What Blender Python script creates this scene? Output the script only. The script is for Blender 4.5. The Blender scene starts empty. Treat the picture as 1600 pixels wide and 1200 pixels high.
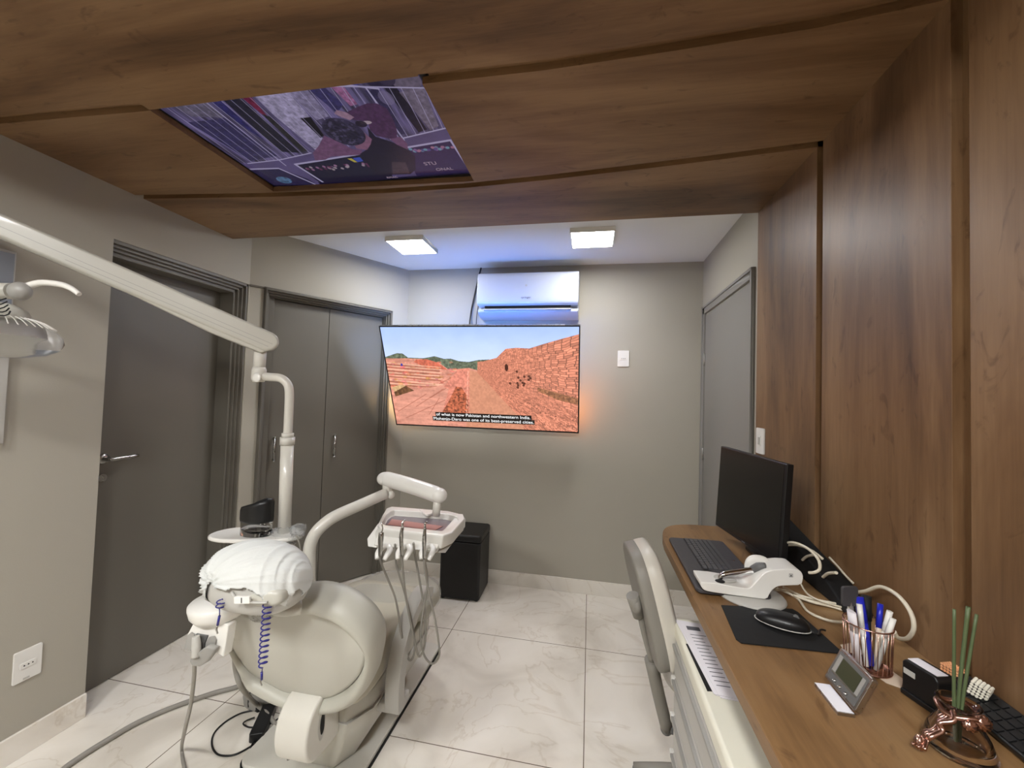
import bpy, bmesh, math, random
import numpy as np
from mathutils import Vector, Matrix
random.seed(7)
R = math.radians
SC = bpy.context.scene
COL = SC.collection

# ------------------------------------------------------------------ camera
YAW, PIT, ROL, FPX, CH = 0.1896, 0.0324, 0.0312, 638.4, 1.425
cd = bpy.data.cameras.new('camera'); cam = bpy.data.objects.new('camera', cd); COL.objects.link(cam)
f_ = Vector((-math.sin(YAW)*math.cos(PIT), math.cos(YAW)*math.cos(PIT), math.sin(PIT)))
r_ = Vector((math.cos(YAW), math.sin(YAW), 0)); u_ = r_.cross(f_)
r2 = r_*math.cos(ROL)+u_*math.sin(ROL); u2 = u_*math.cos(ROL)-r_*math.sin(ROL)
m = Matrix((r2, u2, -f_)).transposed().to_4x4(); m.translation = Vector((0, 0, CH))
cam.matrix_world = m
cd.sensor_width = 36; cd.lens = FPX/1600*36; cd.clip_start = .02
SC.camera = cam

# ------------------------------------------------------------------ world and exposure
W = bpy.data.worlds.new('world'); SC.world = W; W.use_nodes = True
W.node_tree.nodes['Background'].inputs[0].default_value = (.9, .92, 1, 1)
W.node_tree.nodes['Background'].inputs[1].default_value = .05
SC.view_settings.view_transform = 'Standard'; SC.view_settings.look = 'None'
SC.view_settings.gamma = 1; SC.view_settings.exposure = 1.1
LAMP_FRONT = 28.0      # emission of the two ceiling panels in view
FILL_REAR = 60.0       # emission of the unseen fill panels added over the rear half
BACKLIGHT = 19.0

# ------------------------------------------------------------------ materials
def lin(c): return tuple((x/255/12.92 if x/255 <= .04045 else ((x/255+.055)/1.055)**2.4) for x in c)+(1,)
def mat(name, c, rough=.5, metal=0, spec=.5, trans=0, alpha=1, emit=None, es=0, coat=0, ior=1.45, bump=0, bscale=60, linear=False):
    M = bpy.data.materials.new(name); M.use_nodes = True; nt = M.node_tree; b = nt.nodes['Principled BSDF']
    col = c if linear else lin(c)
    b.inputs['Base Color'].default_value = col; b.inputs['Roughness'].default_value = rough
    b.inputs['Metallic'].default_value = metal; b.inputs['Specular IOR Level'].default_value = spec
    b.inputs['Transmission Weight'].default_value = trans; b.inputs['Alpha'].default_value = alpha
    b.inputs['Coat Weight'].default_value = coat; b.inputs['IOR'].default_value = ior
    if emit: b.inputs['Emission Color'].default_value = lin(emit); b.inputs['Emission Strength'].default_value = es
    # slight procedural variation of roughness (and bump)
    n = nt.nodes.new('ShaderNodeTexNoise'); n.inputs['Scale'].default_value = bscale
    tc = nt.nodes.new('ShaderNodeTexCoord'); nt.links.new(tc.outputs['Object'], n.inputs['Vector'])
    if bump:
        bp = nt.nodes.new('ShaderNodeBump'); bp.inputs['Strength'].default_value = bump; bp.inputs['Distance'].default_value = .002
        nt.links.new(n.outputs['Fac'], bp.inputs['Height']); nt.links.new(bp.outputs['Normal'], b.inputs['Normal'])
    else:
        mr = nt.nodes.new('ShaderNodeMapRange'); mr.inputs['To Min'].default_value = max(0, rough-.03); mr.inputs['To Max'].default_value = min(1, rough+.03)
        nt.links.new(n.outputs['Fac'], mr.inputs['Value']); nt.links.new(mr.outputs[0], b.inputs['Roughness'])
    return M

def ramp(nt, stops):
    r = nt.nodes.new('ShaderNodeValToRGB'); e = r.color_ramp.elements
    while len(e) > 1: e.remove(e[-1])
    e[0].position = stops[0][0]; e[0].color = stops[0][1]
    for p, c in stops[1:]:
        k = e.new(p); k.color = c
    return r

def wood(name, axis, dark=(74, 53, 34), mid=(113, 84, 57), light=(141, 111, 80), rough=.42):
    M = bpy.data.materials.new(name); M.use_nodes = True; nt = M.node_tree; L = nt.links; b = nt.nodes['Principled BSDF']
    tc = nt.nodes.new('ShaderNodeTexCoord')
    def noise(sc, detail, dist, rgh=.55):
        mp = nt.nodes.new('ShaderNodeMapping'); mp.inputs['Scale'].default_value = sc
        L.new(tc.outputs['Object'], mp.inputs['Vector'])
        n = nt.nodes.new('ShaderNodeTexNoise'); n.inputs['Scale'].default_value = 1; n.inputs['Detail'].default_value = detail
        n.inputs['Distortion'].default_value = dist; n.inputs['Roughness'].default_value = rgh
        L.new(mp.outputs[0], n.inputs['Vector']); return n
    def sc(a, t):
        s = [t, t, t]; s[axis] = a; return s
    big = noise(sc(.8, 4.5), 5, .8)
    fine = noise(sc(5, 90), 4, .2, .7)
    knot = noise(sc(4.5, 11), 4, 3.0)
    mx = nt.nodes.new('ShaderNodeMath'); mx.operation = 'MULTIPLY_ADD'; mx.inputs[1].default_value = .22
    L.new(fine.outputs['Fac'], mx.inputs[0]); L.new(big.outputs['Fac'], mx.inputs[2])
    rp = ramp(nt, [(.38, lin(dark)), (.58, lin(mid)), (.80, lin(light))]); L.new(mx.outputs[0], rp.inputs['Fac'])
    kr = ramp(nt, [(.30, (.50, .45, .41, 1)), (.39, (1, 1, 1, 1))]); L.new(knot.outputs['Fac'], kr.inputs['Fac'])
    mm = nt.nodes.new('ShaderNodeMix'); mm.data_type = 'RGBA'; mm.blend_type = 'MULTIPLY'; mm.inputs[0].default_value = .6
    L.new(rp.outputs[0], mm.inputs[6]); L.new(kr.outputs[0], mm.inputs[7]); L.new(mm.outputs[2], b.inputs['Base Color'])
    b.inputs['Roughness'].default_value = rough; b.inputs['Specular IOR Level'].default_value = .35
    bp = nt.nodes.new('ShaderNodeBump'); bp.inputs['Strength'].default_value = .12; bp.inputs['Distance'].default_value = .001
    L.new(fine.outputs['Fac'], bp.inputs['Height']); L.new(bp.outputs['Normal'], b.inputs['Normal'])
    return M

def tile_mat(name, grout=True):
    M = bpy.data.materials.new(name); M.use_nodes = True; nt = M.node_tree; L = nt.links; b = nt.nodes['Principled BSDF']
    tc = nt.nodes.new('ShaderNodeTexCoord')
    n1 = nt.nodes.new('ShaderNodeTexNoise'); n1.inputs['Scale'].default_value = 2.2; n1.inputs['Detail'].default_value = 6; n1.inputs['Distortion'].default_value = 1.2
    L.new(tc.outputs['Object'], n1.inputs['Vector'])
    r1 = ramp(nt, [(.30, lin((206, 199, 187))), (.5, lin((226, 220, 209))), (.72, lin((235, 230, 221)))]); L.new(n1.outputs['Fac'], r1.inputs['Fac'])
    n2 = nt.nodes.new('ShaderNodeTexNoise'); n2.inputs['Scale'].default_value = 1.3; n2.inputs['Detail'].default_value = 8; n2.inputs['Distortion'].default_value = 2.5
    L.new(tc.outputs['Object'], n2.inputs['Vector'])
    r2_ = ramp(nt, [(.485, (1, 1, 1, 1)), (.5, (.87, .84, .80, 1)), (.515, (1, 1, 1, 1))]); L.new(n2.outputs['Fac'], r2_.inputs['Fac'])
    mm = nt.nodes.new('ShaderNodeMix'); mm.data_type = 'RGBA'; mm.blend_type = 'MULTIPLY'; mm.inputs[0].default_value = .8
    L.new(r1.outputs[0], mm.inputs[6]); L.new(r2_.outputs[0], mm.inputs[7])
    out = mm.outputs[2]
    if grout:
        sp = nt.nodes.new('ShaderNodeSeparateXYZ'); L.new(tc.outputs['Object'], sp.inputs[0])
        T = .8016; g = []
        for ax, o in ((0, .010), (1, 2.433)):
            a = nt.nodes.new('ShaderNodeMath'); a.operation = 'SUBTRACT'; L.new(sp.outputs[ax], a.inputs[0]); a.inputs[1].default_value = o-T*20
            d = nt.nodes.new('ShaderNodeMath'); d.operation = 'PINGPONG'; L.new(a.outputs[0], d.inputs[0]); d.inputs[1].default_value = T/2
            c = nt.nodes.new('ShaderNodeMath'); c.operation = 'LESS_THAN'; L.new(d.outputs[0], c.inputs[0]); c.inputs[1].default_value = .0019
            g.append(c)
        mxn = nt.nodes.new('ShaderNodeMath'); mxn.operation = 'MAXIMUM'; L.new(g[0].outputs[0], mxn.inputs[0]); L.new(g[1].outputs[0], mxn.inputs[1])
        m2 = nt.nodes.new('ShaderNodeMix'); m2.data_type = 'RGBA'; L.new(mxn.outputs[0], m2.inputs[0]); L.new(out, m2.inputs[6]); m2.inputs[7].default_value = lin((104, 92, 78))
        out = m2.outputs[2]
    L.new(out, b.inputs['Base Color']); b.inputs['Roughness'].default_value = .16; b.inputs['Specular IOR Level'].default_value = .42
    return M

M_ = {}
M_['wall'] = mat('wall_paint', (170, 165, 152), .7, bump=.15, bscale=220)
M_['ceil'] = mat('ceiling_paint', (226, 226, 225), .75, bump=.1, bscale=200)
M_['doorpaint'] = mat('door_paint', (106, 102, 93), .42, bump=.05, bscale=150)
M_['doorgrey'] = mat('door_grey', (132, 129, 124), .45, bump=.05, bscale=150)
M_['woodV'] = wood('wood_vertical', 2)
M_['woodX'] = wood('wood_crosswise', 0)
M_['woodY'] = wood('wood_desk', 1, (90, 63, 37), (130, 98, 63), (154, 123, 86), .38)
M_['tile'] = tile_mat('porcelain_tile'); M_['tileb'] = tile_mat('porcelain_baseboard', False)
M_['white'] = mat('white_plastic', (226, 224, 218), .3, coat=.25)
M_['darkwall'] = mat('bounce_cutting_rear_wall', (64, 56, 50), .7)  # dark tone chosen to cut light bounced onto the wood ceiling
M_['cartcream'] = mat('cart_cream', (222, 219, 202), .35, coat=.1)
M_['keycap'] = mat('keycap', (76, 75, 77), .45)
M_['acwhite'] = mat('air_conditioner_white', (190, 194, 202), .3, coat=.2)
M_['cream'] = mat('cream_plastic', (186, 184, 174), .35, coat=.1)
M_['enamel'] = mat('cream_enamel', (206, 203, 194), .3, coat=.3)
M_['vinyl'] = mat('beige_vinyl', (178, 176, 165), .42, bump=.05, bscale=300)
M_['seatv'] = mat('seat_vinyl', (178, 173, 156), .45, bump=.05, bscale=300)
M_['grey'] = mat('grey_plastic', (150, 148, 143), .4)
M_['ltgrey'] = mat('light_grey_plastic', (182, 180, 174), .38)
M_['dkgrey'] = mat('dark_grey_plastic', (96, 96, 95), .45)
M_['stoolg'] = mat('stool_grey_plastic', (128, 124, 116), .5)
M_['stoolv'] = mat('stool_vinyl', (190, 185, 174), .4)
M_['black'] = mat('black_plastic', (22, 22, 23), .38)
M_['blackm'] = mat('black_matte', (14, 14, 15), .75)
M_['leather'] = mat('black_leatherette', (18, 17, 18), .42, bump=.3, bscale=180)
M_['screen'] = mat('dark_screen', (20, 19, 18), .22)
M_['charcoal'] = mat('charcoal_plastic', (62, 60, 62), .5)
M_['metal'] = mat('brushed_metal', (172, 170, 166), .28, metal=1)
M_['chrome'] = mat('chrome', (205, 205, 205), .12, metal=1)
M_['rose'] = mat('rose_gold', (190, 152, 138), .25, metal=1)
M_['hose'] = mat('grey_hose', (142, 138, 130), .45)
M_['cable'] = mat('ivory_cable', (214, 206, 186), .4)
M_['blue'] = mat('blue_coil', (42, 40, 120), .35)
M_['navy'] = mat('pen_blue', (34, 40, 170), .3)
M_['green'] = mat('green_fitting', (20, 80, 60), .4)
M_['stem'] = mat('green_stem', (82, 96, 64), .5)
M_['paper'] = mat('white_paper', (226, 222, 226), .8)
M_['card'] = mat('printed_card', (214, 196, 176), .8)
M_['ink'] = mat('ink', (90, 90, 96), .8)
M_['txtgrey'] = mat('grey_print', (110, 112, 118), .6)
M_['clear'] = mat('clear_plastic', (240, 240, 240), .08, trans=1, ior=1.2, spec=.4)
M_['film'] = mat('clear_film', (225, 228, 228), .18, trans=.75, alpha=.45, ior=1.1)
M_['glass'] = mat('vase_glass', (235, 225, 215), .04, trans=1, ior=1.4)
M_['purple'] = mat('purple_smoked_panel', (120, 110, 116), .2)
M_['pinkmat'] = mat('dusty_pink_mat', (168, 118, 110), .5)
M_['gem'] = mat('white_gem', (228, 224, 208), .15, coat=.5)
M_['gemo'] = mat('orange_gem', (222, 158, 112), .15, coat=.5)
M_['reflector'] = mat('lamp_reflector', (215, 215, 212), .25, metal=.25)
M_['steelbox'] = mat('board_film', (132, 137, 146), .3)
M_['lcd'] = mat('lcd_glass', (58, 62, 44), .25)
M_['stickw'] = mat('sticker', (232, 230, 236), .6)
def cap_mat():
    M = mat('nonwoven_cap', (206, 208, 205), .85); nt = M.node_tree; b = nt.nodes['Principled BSDF']
    v = nt.nodes.new('ShaderNodeTexVoronoi'); v.inputs['Scale'].default_value = 420
    tc = nt.nodes.new('ShaderNodeTexCoord'); nt.links.new(tc.outputs['Object'], v.inputs['Vector'])
    bp = nt.nodes.new('ShaderNodeBump'); bp.inputs['Strength'].default_value = .25; bp.inputs['Distance'].default_value = .0015
    nt.links.new(v.outputs['Distance'], bp.inputs['Height']); nt.links.new(bp.outputs['Normal'], b.inputs['Normal']); return M
M_['cap'] = cap_mat()
def emis(name, c, s):
    M = bpy.data.materials.new(name); M.use_nodes = True; nt = M.node_tree; nt.nodes.remove(nt.nodes['Principled BSDF'])
    e = nt.nodes.new('ShaderNodeEmission'); e.inputs[0].default_value = lin(c); e.inputs[1].default_value = s
    nt.links.new(e.outputs[0], nt.nodes['Material Output'].inputs[0]); return M
M_['lampF'] = emis('lamp_diffuser', (250, 250, 250), LAMP_FRONT)
M_['fillR'] = emis('rear_fill_diffuser', (251, 251, 250), FILL_REAR)

# ------------------------------------------------------------------ mesh builder
class MB:
    def __init__(s): s.v = []; s.f = []; s.sm = []
    def add(s, vs, fs, smooth=False):
        o = len(s.v); s.v += [tuple(v) for v in vs]; s.f += [tuple(i+o for i in f) for f in fs]; s.sm += [smooth]*len(fs); return s
    def box(s, x0, x1, y0, y1, z0, z1, M=None):
        vs = [Vector((x, y, z)) for x in (x0, x1) for y in (y0, y1) for z in (z0, z1)]
        if M: vs = [M @ v for v in vs]
        return s.add(vs, [(0, 1, 3, 2), (4, 6, 7, 5), (0, 4, 5, 1), (2, 3, 7, 6), (0, 2, 6, 4), (1, 5, 7, 3)])
    def prism(s, poly, fn, a, b, smooth=False):
        """poly 2-D list; fn(p, t) gives a 3-D point; t = a, b are the two ends"""
        n = len(poly); vs = [fn(p, a) for p in poly]+[fn(p, b) for p in poly]
        fs = [(i, (i+1) % n, n+(i+1) % n, n+i) for i in range(n)]
        s.add(vs, fs, smooth); o = len(s.v)-2*n
        s.f += [tuple(o+i for i in reversed(range(n))), tuple(o+n+i for i in range(n))]; s.sm += [False, False]; return s
    def tube(s, pts, r, n=10, caps=True, closed=False, sub=0, flat=1.0):
        P = [Vector(p) for p in pts]
        if sub: P = smooth_path(P, sub, closed)
        k = len(P); rr = r if isinstance(r, (list, tuple)) else None
        if rr: rad = [rr[0]+(0) for _ in P]; rad = [np.interp(i/(k-1), np.linspace(0, 1, len(rr)), rr) for i in range(k)]
        else: rad = [r]*k
        T = []
        for i in range(k):
            a = P[(i-1) % k] if (closed or i > 0) else P[0]; b = P[(i+1) % k] if (closed or i < k-1) else P[-1]
            t = (b-a); T.append(t.normalized() if t.length > 1e-9 else Vector((0, 0, 1)))
        up = Vector((0, 0, 1)) if abs(T[0].z) < .9 else Vector((1, 0, 0))
        N = (up-T[0]*up.dot(T[0])).normalized(); vs = []
        for i in range(k):
            N = (N-T[i]*N.dot(T[i])); N = N.normalized() if N.length > 1e-6 else T[i].orthogonal().normalized(); B = T[i].cross(N)
            for j in range(n):
                a = 2*math.pi*j/n; vs.append(P[i]+N*(math.cos(a)*rad[i])+B*(math.sin(a)*rad[i]*flat))
        fs = []
        for i in range(k if closed else k-1):
            for j in range(n):
                i2 = (i+1) % k; fs.append((i*n+j, i*n+(j+1) % n, i2*n+(j+1) % n, i2*n+j))
        s.add(vs, fs, True); o = len(s.v)-len(vs)
        if caps and not closed:
            s.f += [tuple(o+j for j in reversed(range(n))), tuple(o+(k-1)*n+j for j in range(n))]; s.sm += [False, False]
        return s
    def lathe(s, prof, c=(0, 0, 0), n=32, M=None, smooth=True):
        vs = []; c = Vector(c)
        for r, z in prof:
            for j in range(n):
                a = 2*math.pi*j/n; p = Vector((r*math.cos(a), r*math.sin(a), z)); p = (M @ p) if M else p; vs.append(p+c)
        fs = []
        for i in range(len(prof)-1):
            for j in range(n): fs.append((i*n+j, i*n+(j+1) % n, (i+1)*n+(j+1) % n, (i+1)*n+j))
        s.add(vs, fs, smooth); o = len(s.v)-len(vs)
        if prof[0][0] > 1e-6: s.f.append(tuple(o+j for j in reversed(range(n)))); s.sm.append(False)
        if prof[-1][0] > 1e-6: s.f.append(tuple(o+(len(prof)-1)*n+j for j in range(n))); s.sm.append(False)
        return s
    def ell(s, c, r, e=(1, 1), nu=32, nv=18, M=None, fn=None):
        """superellipsoid; fn(direction) may scale the radius"""
        def sp(x, p): return math.copysign(abs(x)**p, x)
        vs = []; c = Vector(c)
        for i in range(nv+1):
            ph = -math.pi/2+math.pi*i/nv
            for j in range(nu):
                th = 2*math.pi*j/nu
                d = Vector((sp(math.cos(ph), e[0])*sp(math.cos(th), e[1]), sp(math.cos(ph), e[0])*sp(math.sin(th), e[1]), sp(math.sin(ph), e[0])))
                q = Vector((d.x*r[0], d.y*r[1], d.z*r[2]))
                if fn: q = fn(q, d)
                vs.append((M @ q if M else q)+c)
        fs = [(i*nu+j, i*nu+(j+1) % nu, (i+1)*nu+(j+1) % nu, (i+1)*nu+j) for i in range(nv) for j in range(nu)]
        return s.add(vs, fs, True)
    def build(s, name, m, parent=None, bevel=0, seg=2, sub=0, weld=True):
        me = bpy.data.meshes.new(name); me.from_pydata(s.v, [], s.f)
        for p, q in zip(me.polygons, s.sm): p.use_smooth = q
        me.materials.append(M_[m] if isinstance(m, str) else m)
        bm = bmesh.new(); bm.from_mesh(me)
        if weld: bmesh.ops.remove_doubles(bm, verts=bm.verts, dist=1e-5)
        bmesh.ops.recalc_face_normals(bm, faces=bm.faces); bm.to_mesh(me); bm.free()
        o = bpy.data.objects.new(name, me); COL.objects.link(o)
        if parent: o.parent = parent
        if bevel:
            b = o.modifiers.new('bevel', 'BEVEL'); b.width = bevel; b.segments = seg; b.limit_method = 'ANGLE'; b.angle_limit = R(35)
            for p in me.polygons: p.use_smooth = True
            w = o.modifiers.new('wn', 'WEIGHTED_NORMAL'); w.keep_sharp = True
        if sub:
            u = o.modifiers.new('sub', 'SUBSURF'); u.levels = u.render_levels = sub
        return o

def smooth_path(P, sub, closed=False):
    out = []; k = len(P)
    rng = range(k if closed else k-1)
    for i in rng:
        g = lambda j: P[j % k] if closed else P[max(0, min(k-1, j))]
        p0, p1, p2, p3 = g(i-1), g(i), g(i+1), g(i+2)
        for t in np.linspace(0, 1, sub, endpoint=False):
            t2, t3 = t*t, t*t*t
            out.append(.5*((2*p1)+(p2-p0)*t+(2*p0-5*p1+4*p2-p3)*t2+(3*p1-p0-3*p2+p3)*t3))
    if not closed: out.append(P[-1].copy())
    return out
def smooth2(pts, sub, closed=True):
    return [(v.x, v.y) for v in smooth_path([Vector((p[0], p[1], 0)) for p in pts], sub, closed)]
def rrect(x0, x1, y0, y1, r, n=5):
    out = []
    for cx, cy, a0 in ((x1-r, y1-r, 0), (x0+r, y1-r, 90), (x0+r, y0+r, 180), (x1-r, y0+r, 270)):
        for i in range(n+1):
            a = R(a0+90*i/n); out.append((cx+r*math.cos(a), cy+r*math.sin(a)))
    return out
XY = lambda p, t: Vector((p[0], p[1], t))
XZ = lambda p, t: Vector((p[0], t, p[1]))
YZ = lambda p, t: Vector((t, p[0], p[1]))
def tag(o, label, cat, group=None, kind=None):
    o['label'] = label; o['category'] = cat
    if group: o['group'] = group
    if kind: o['kind'] = kind
    return o
def struct(o, label=None):
    o['kind'] = 'structure'
    if label: o['label'] = label
    return o
def thing(name, loc, label, cat, group=None, rz=0):
    o = bpy.data.objects.new(name, None); COL.objects.link(o); o.location = loc; o.rotation_euler = (0, 0, rz); o.empty_display_size = .05
    return tag(o, label, cat, group)
def w2(parent, o):
    """parts are modelled in world coordinates: keep them there when parented"""
    o.parent = parent; o.matrix_parent_inverse = Matrix.LocRotScale(parent.location, parent.rotation_euler, None).inverted(); return o
def frame(origin, ux, uy):
    ux = Vector(ux).normalized(); uy = Vector(uy).normalized(); uz = ux.cross(uy)
    M = Matrix((ux, uy, uz)).transposed().to_4x4(); M.translation = Vector(origin); return M
def text(body, size, M, m, name, parent, ext=.0004, align='CENTER', wx=1):
    c = bpy.data.curves.new(name, 'FONT'); c.body = body; c.size = size; c.align_x = align; c.align_y = 'CENTER'; c.extrude = ext
    o = bpy.data.objects.new(name, c); COL.objects.link(o)
    dg = bpy.context.evaluated_depsgraph_get(); me = bpy.data.meshes.new_from_object(o.evaluated_get(dg))
    bpy.data.objects.remove(o); bpy.data.curves.remove(c)
    me.materials.clear(); me.materials.append(M_[m] if isinstance(m, str) else m)
    me.transform(M @ Matrix.Diagonal((wx, 1, 1, 1)))
    o = bpy.data.objects.new(name, me); COL.objects.link(o)
    if parent: w2(parent, o)
    return o

# ================================================================== STRUCTURE
ZC, ZW = 2.443, 2.31
XL, XR, XP, YB, YF = -2.10, .777, .74, 3.107, -1.9
struct(MB().box(-2.6, 1.0, YF-.1, 3.3, -.06, 0).build('floor', 'tile'), 'pale veined porcelain tile floor')
struct(MB().box(-2.6, 1.0, YF-.1, 3.3, ZC, ZC+.06).build('ceiling', 'ceil'), 'white painted ceiling')
struct(MB().box(-1.75, 1.0, YB, YB+.12, 0, ZC).build('wall_back', 'wall'), 'grey painted back wall')
struct(MB().box(XR, XR+.12, 2.0, YB+.1, 0, ZC).build('wall_right', 'wall'), 'grey painted right wall')
struct(MB().box(-2.6, 1.0, YF-.1, YF, 0, ZC).build('wall_front', 'darkwall'), 'unseen wall behind the viewer, darkened to cut bounced light')
# left wall with door opening (Y 1.43 .. 2.16)
wl = MB(); wl.box(XL-.28, XL, YF, 1.430, 0, ZC); wl.box(XL-.28, XL, 1.430, 2.165, 2.075, ZC); wl.box(XL-.28, XL, 2.165, 2.171, 0, ZC); wl.box(XL-.34, XL-.28, YF, 2.4, 0, ZC)
struct(wl.build('wall_left', 'wall'), 'grey painted left wall')
# angled wall: from corner C along E towards the viewer, outward normal NO (away from the room)
Cc = Vector((-1.488, 3.107, 0)); E_ = Vector((-.612, -.937, 0)).normalized(); NO = Vector((-.937, .612, 0)).normalized()
def AW(s, d, z): return Cc+E_*s+NO*d+Vector((0, 0, z))
def abox(mb, s0, s1, d0, d1, z0, z1):
    vs = [AW(s, d, z) for s in (s0, s1) for d in (d0, d1) for z in (z0, z1)]
    return mb.add(vs, [(0, 1, 3, 2), (4, 6, 7, 5), (0, 4, 5, 1), (2, 3, 7, 6), (0, 2, 6, 4), (1, 5, 7, 3)])
LEN = 1.119
wa = MB(); abox(wa, -.2, .138, 0, .2, 0, ZC); abox(wa, .138, 1.04, 0, .2, 2.078, ZC); abox(wa, 1.04, LEN, 0, .2, 0, ZC); abox(wa, -.2, LEN+.10, .16, .22, 0, ZC)
struct(wa.build('wall_left_angled', 'wall'), 'grey painted angled wall with the folding door')

# baseboards
struct(MB().box(-1.45, XR, YB-.012, YB, 0, .10).build('baseboard_back', 'tileb', bevel=.002))
struct(MB().box(XL, XL+.012, YF, 1.430, 0, .10).build('baseboard_left', 'tileb', bevel=.002))
struct(abox(MB(), 0, .13, -.012, 0, 0, .10).build('baseboard_left_angled', 'tileb', bevel=.002))
struct(MB().box(XR-.012, XR, 2.04, 2.15, 0, .10).build('baseboard_right', 'tileb', bevel=.002))

# ---- door 1 (left, recessed)
d1 = struct(MB().box(-2.29, -2.25, 1.40, 2.175, .004, 2.03).build('door_1', 'doorpaint', bevel=.002), 'dark grey flush door with lever handle in the left wall')
fr = MB()
for k in range(4):      # stepped head and far jamb
    y = 2.165-.012*k; x0 = XL-.005-.016*k; z = 2.075-.014*k
    fr.box(x0-.018, x0+.0, 1.430, 2.165, z-.016, z)
    fr.box(x0-.018, x0+.0, y-.013, y, 0, 2.075)
fr.box(-2.25, -2.155, 1.430, 2.165, 2.012, 2.06); fr.box(-2.25, -2.155, 2.112, 2.165, 0, 2.06); fr.box(-2.25, -2.20, 1.40, 1.432, 0, 2.06)
w2(d1, fr.build('door_frame', 'doorpaint', bevel=.0015))
h = MB(); h.tube([(-2.25, 1.545, 1.075), (-2.20, 1.545, 1.075)], .009, 12); h.tube([(-2.205, 1.54, 1.075), (-2.20, 1.565, 1.075), (-2.20, 1.66, 1.078)], .009, 12, sub=4)
h.lathe([(.024, 0), (.024, .006), (.01, .008)], (-2.25, 1.545, 1.075), 24, Matrix.Rotation(R(90), 3, 'Y'))
h.lathe([(.018, 0), (.018, .005)], (-2.25, 1.545, .985), 20, Matrix.Rotation(R(90), 3, 'Y'))
w2(d1, h.build('door_handle', 'metal'))

# ---- door 2 (two folding leaves in the angled wall)
d2 = struct(abox(MB(), .16, .5875, .088, .112, .008, 2.028).build('door_2', 'doorpaint', bevel=.002), 'dark grey two-leaf folding door in the angled wall')
w2(d2, abox(MB(), .5905, .965, .088, .112, .008, 2.028).build('door_leaf', 'doorpaint', bevel=.002))
fr = MB()
for k in range(3):
    a = .138+.009*k; b_ = 1.04-.012*k; z = 2.078-.012*k; d = -.012+.022*k
    abox(fr, a, a+.014, d, d+.03, 0, z); abox(fr, b_-.018, b_, d, d+.03, 0, z); abox(fr, a, b_, d, d+.03, z-.016, z)
abox(fr, .145, .172, .06, .13, 0, 2.05); abox(fr, .96, 1.025, .06, .13, 0, 2.05); abox(fr, .145, 1.02, .07, .13, 2.032, 2.06)
w2(d2, fr.build('door_frame', 'doorpaint', bevel=.0015))
for s in (.520, .918):
    hb = MB(); p = [AW(s, .07, z) for z in (.945, 1.117)]
    hb.tube([AW(s, .062, .955), AW(s, .062, 1.107)], .0062, 10)
    for z in (.962, 1.10): hb.tube([AW(s, .088, z), AW(s, .06, z)], .006, 10)
    for z in (.948, 1.107): hb.tube([AW(s, .062, z), AW(s, .062, z+.008)], .0085, 12)
    w2(d2, hb.build('door_handle', 'metal'))
struct(abox(MB(), 1.04, 1.118, -.006, .004, 2.066, 2.078).build('trim_1', 'doorpaint'), 'narrow dark strip joining the two door heads')

# ---- door 3 (right wall)
d3 = struct(MB().box(XR-.004, XR+.03, 2.196, 3.012, .006, 2.035).build('door_3', 'doorgrey', bevel=.002), 'grey flush door in the right wall behind the computer screen')
fr = MB(); x0, x1 = XR-.014, XR+.01
fr.box(x0, x1, 2.155, 2.192, 0, 2.098); fr.box(x0, x1, 3.016, 3.060, 0, 2.098); fr.box(x0, x1, 2.155, 3.06, 2.045, 2.098)
fr.box(x0-.006, x1, 2.155, 2.168, 0, 2.098); fr.box(x0-.006, x1, 3.048, 3.060, 0, 2.098); fr.box(x0-.006, x1, 2.155, 3.06, 2.084, 2.098)
w2(d3, fr.build('door_frame', 'doorgrey', bevel=.0015))
hg = MB()
for z in (1.73, 1.08, .35): hg.tube([(XR-.008, 3.014, z-.04), (XR-.008, 3.014, z+.04)], .006, 10)
w2(d3, hg.build('hinge', 'metal'))

# ---- wood panelling: right wall boards with two recessed channels
pb = MB(); pb.box(XP+.022, XR+.12, YF, 2.032, 0, ZC)
g1, g2 = (1.497, 1.533), (.966, 1.008)
for a, b_ in ((YF, g2[0]), (g2[1], g1[0]), (g1[1], 2.032)): pb.box(XP, XP+.024, a, b_, 0, ZW+.03)
struct(pb.build('trim_2', 'woodV', bevel=.0012), 'brown wood panelling on the right wall with two vertical grooves')
# ---- wood soffit: boards cut along two slightly bowed grooves, with the opening for the sunk screen
gx1 = [(-2.10, 1.540), (-1.483, 1.600), (-.918, 1.637), (-.542, 1.640), (-.206, 1.623), (.166, 1.592), (.454, 1.565), (XP, 1.533)]
gx2 = [(-2.10, 1.012), (-1.41, 1.040), (-.49, 1.064), (-.144, 1.068), (.182, 1.056), (.5, 1.04), (XP, 1.008)]
TX0, TX1, TY0, TY1 = -1.412, -.492, 1.036, 1.592
YS0, YS1 = .02, 2.032
zb0, zb1 = ZW, ZW+.022
sf = MB()
sf.prism([(XL, YS1)]+gx1+[(XP+.02, 1.533), (XP+.02, YS1)], XY, zb0, zb1)
o1 = [(x, y-.036) for x, y in gx1]
def seg(pts, x0, x1):
    f = lambda x: float(np.interp(x, [p[0] for p in pts], [p[1] for p in pts]))
    return [(x0, f(x0))]+[p for p in pts if x0 < p[0] < x1]+[(x1, f(x1))]
sf.prism(seg(gx2, XL, TX0)+seg(o1, XL, TX0)[::-1], XY, zb0, zb1)
sf.prism(seg(gx2, TX1, XP+.02)+seg(o1, TX1, XP+.02)[::-1], XY, zb0, zb1)
o2 = [(x, y-.034) for x, y in gx2]
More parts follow.
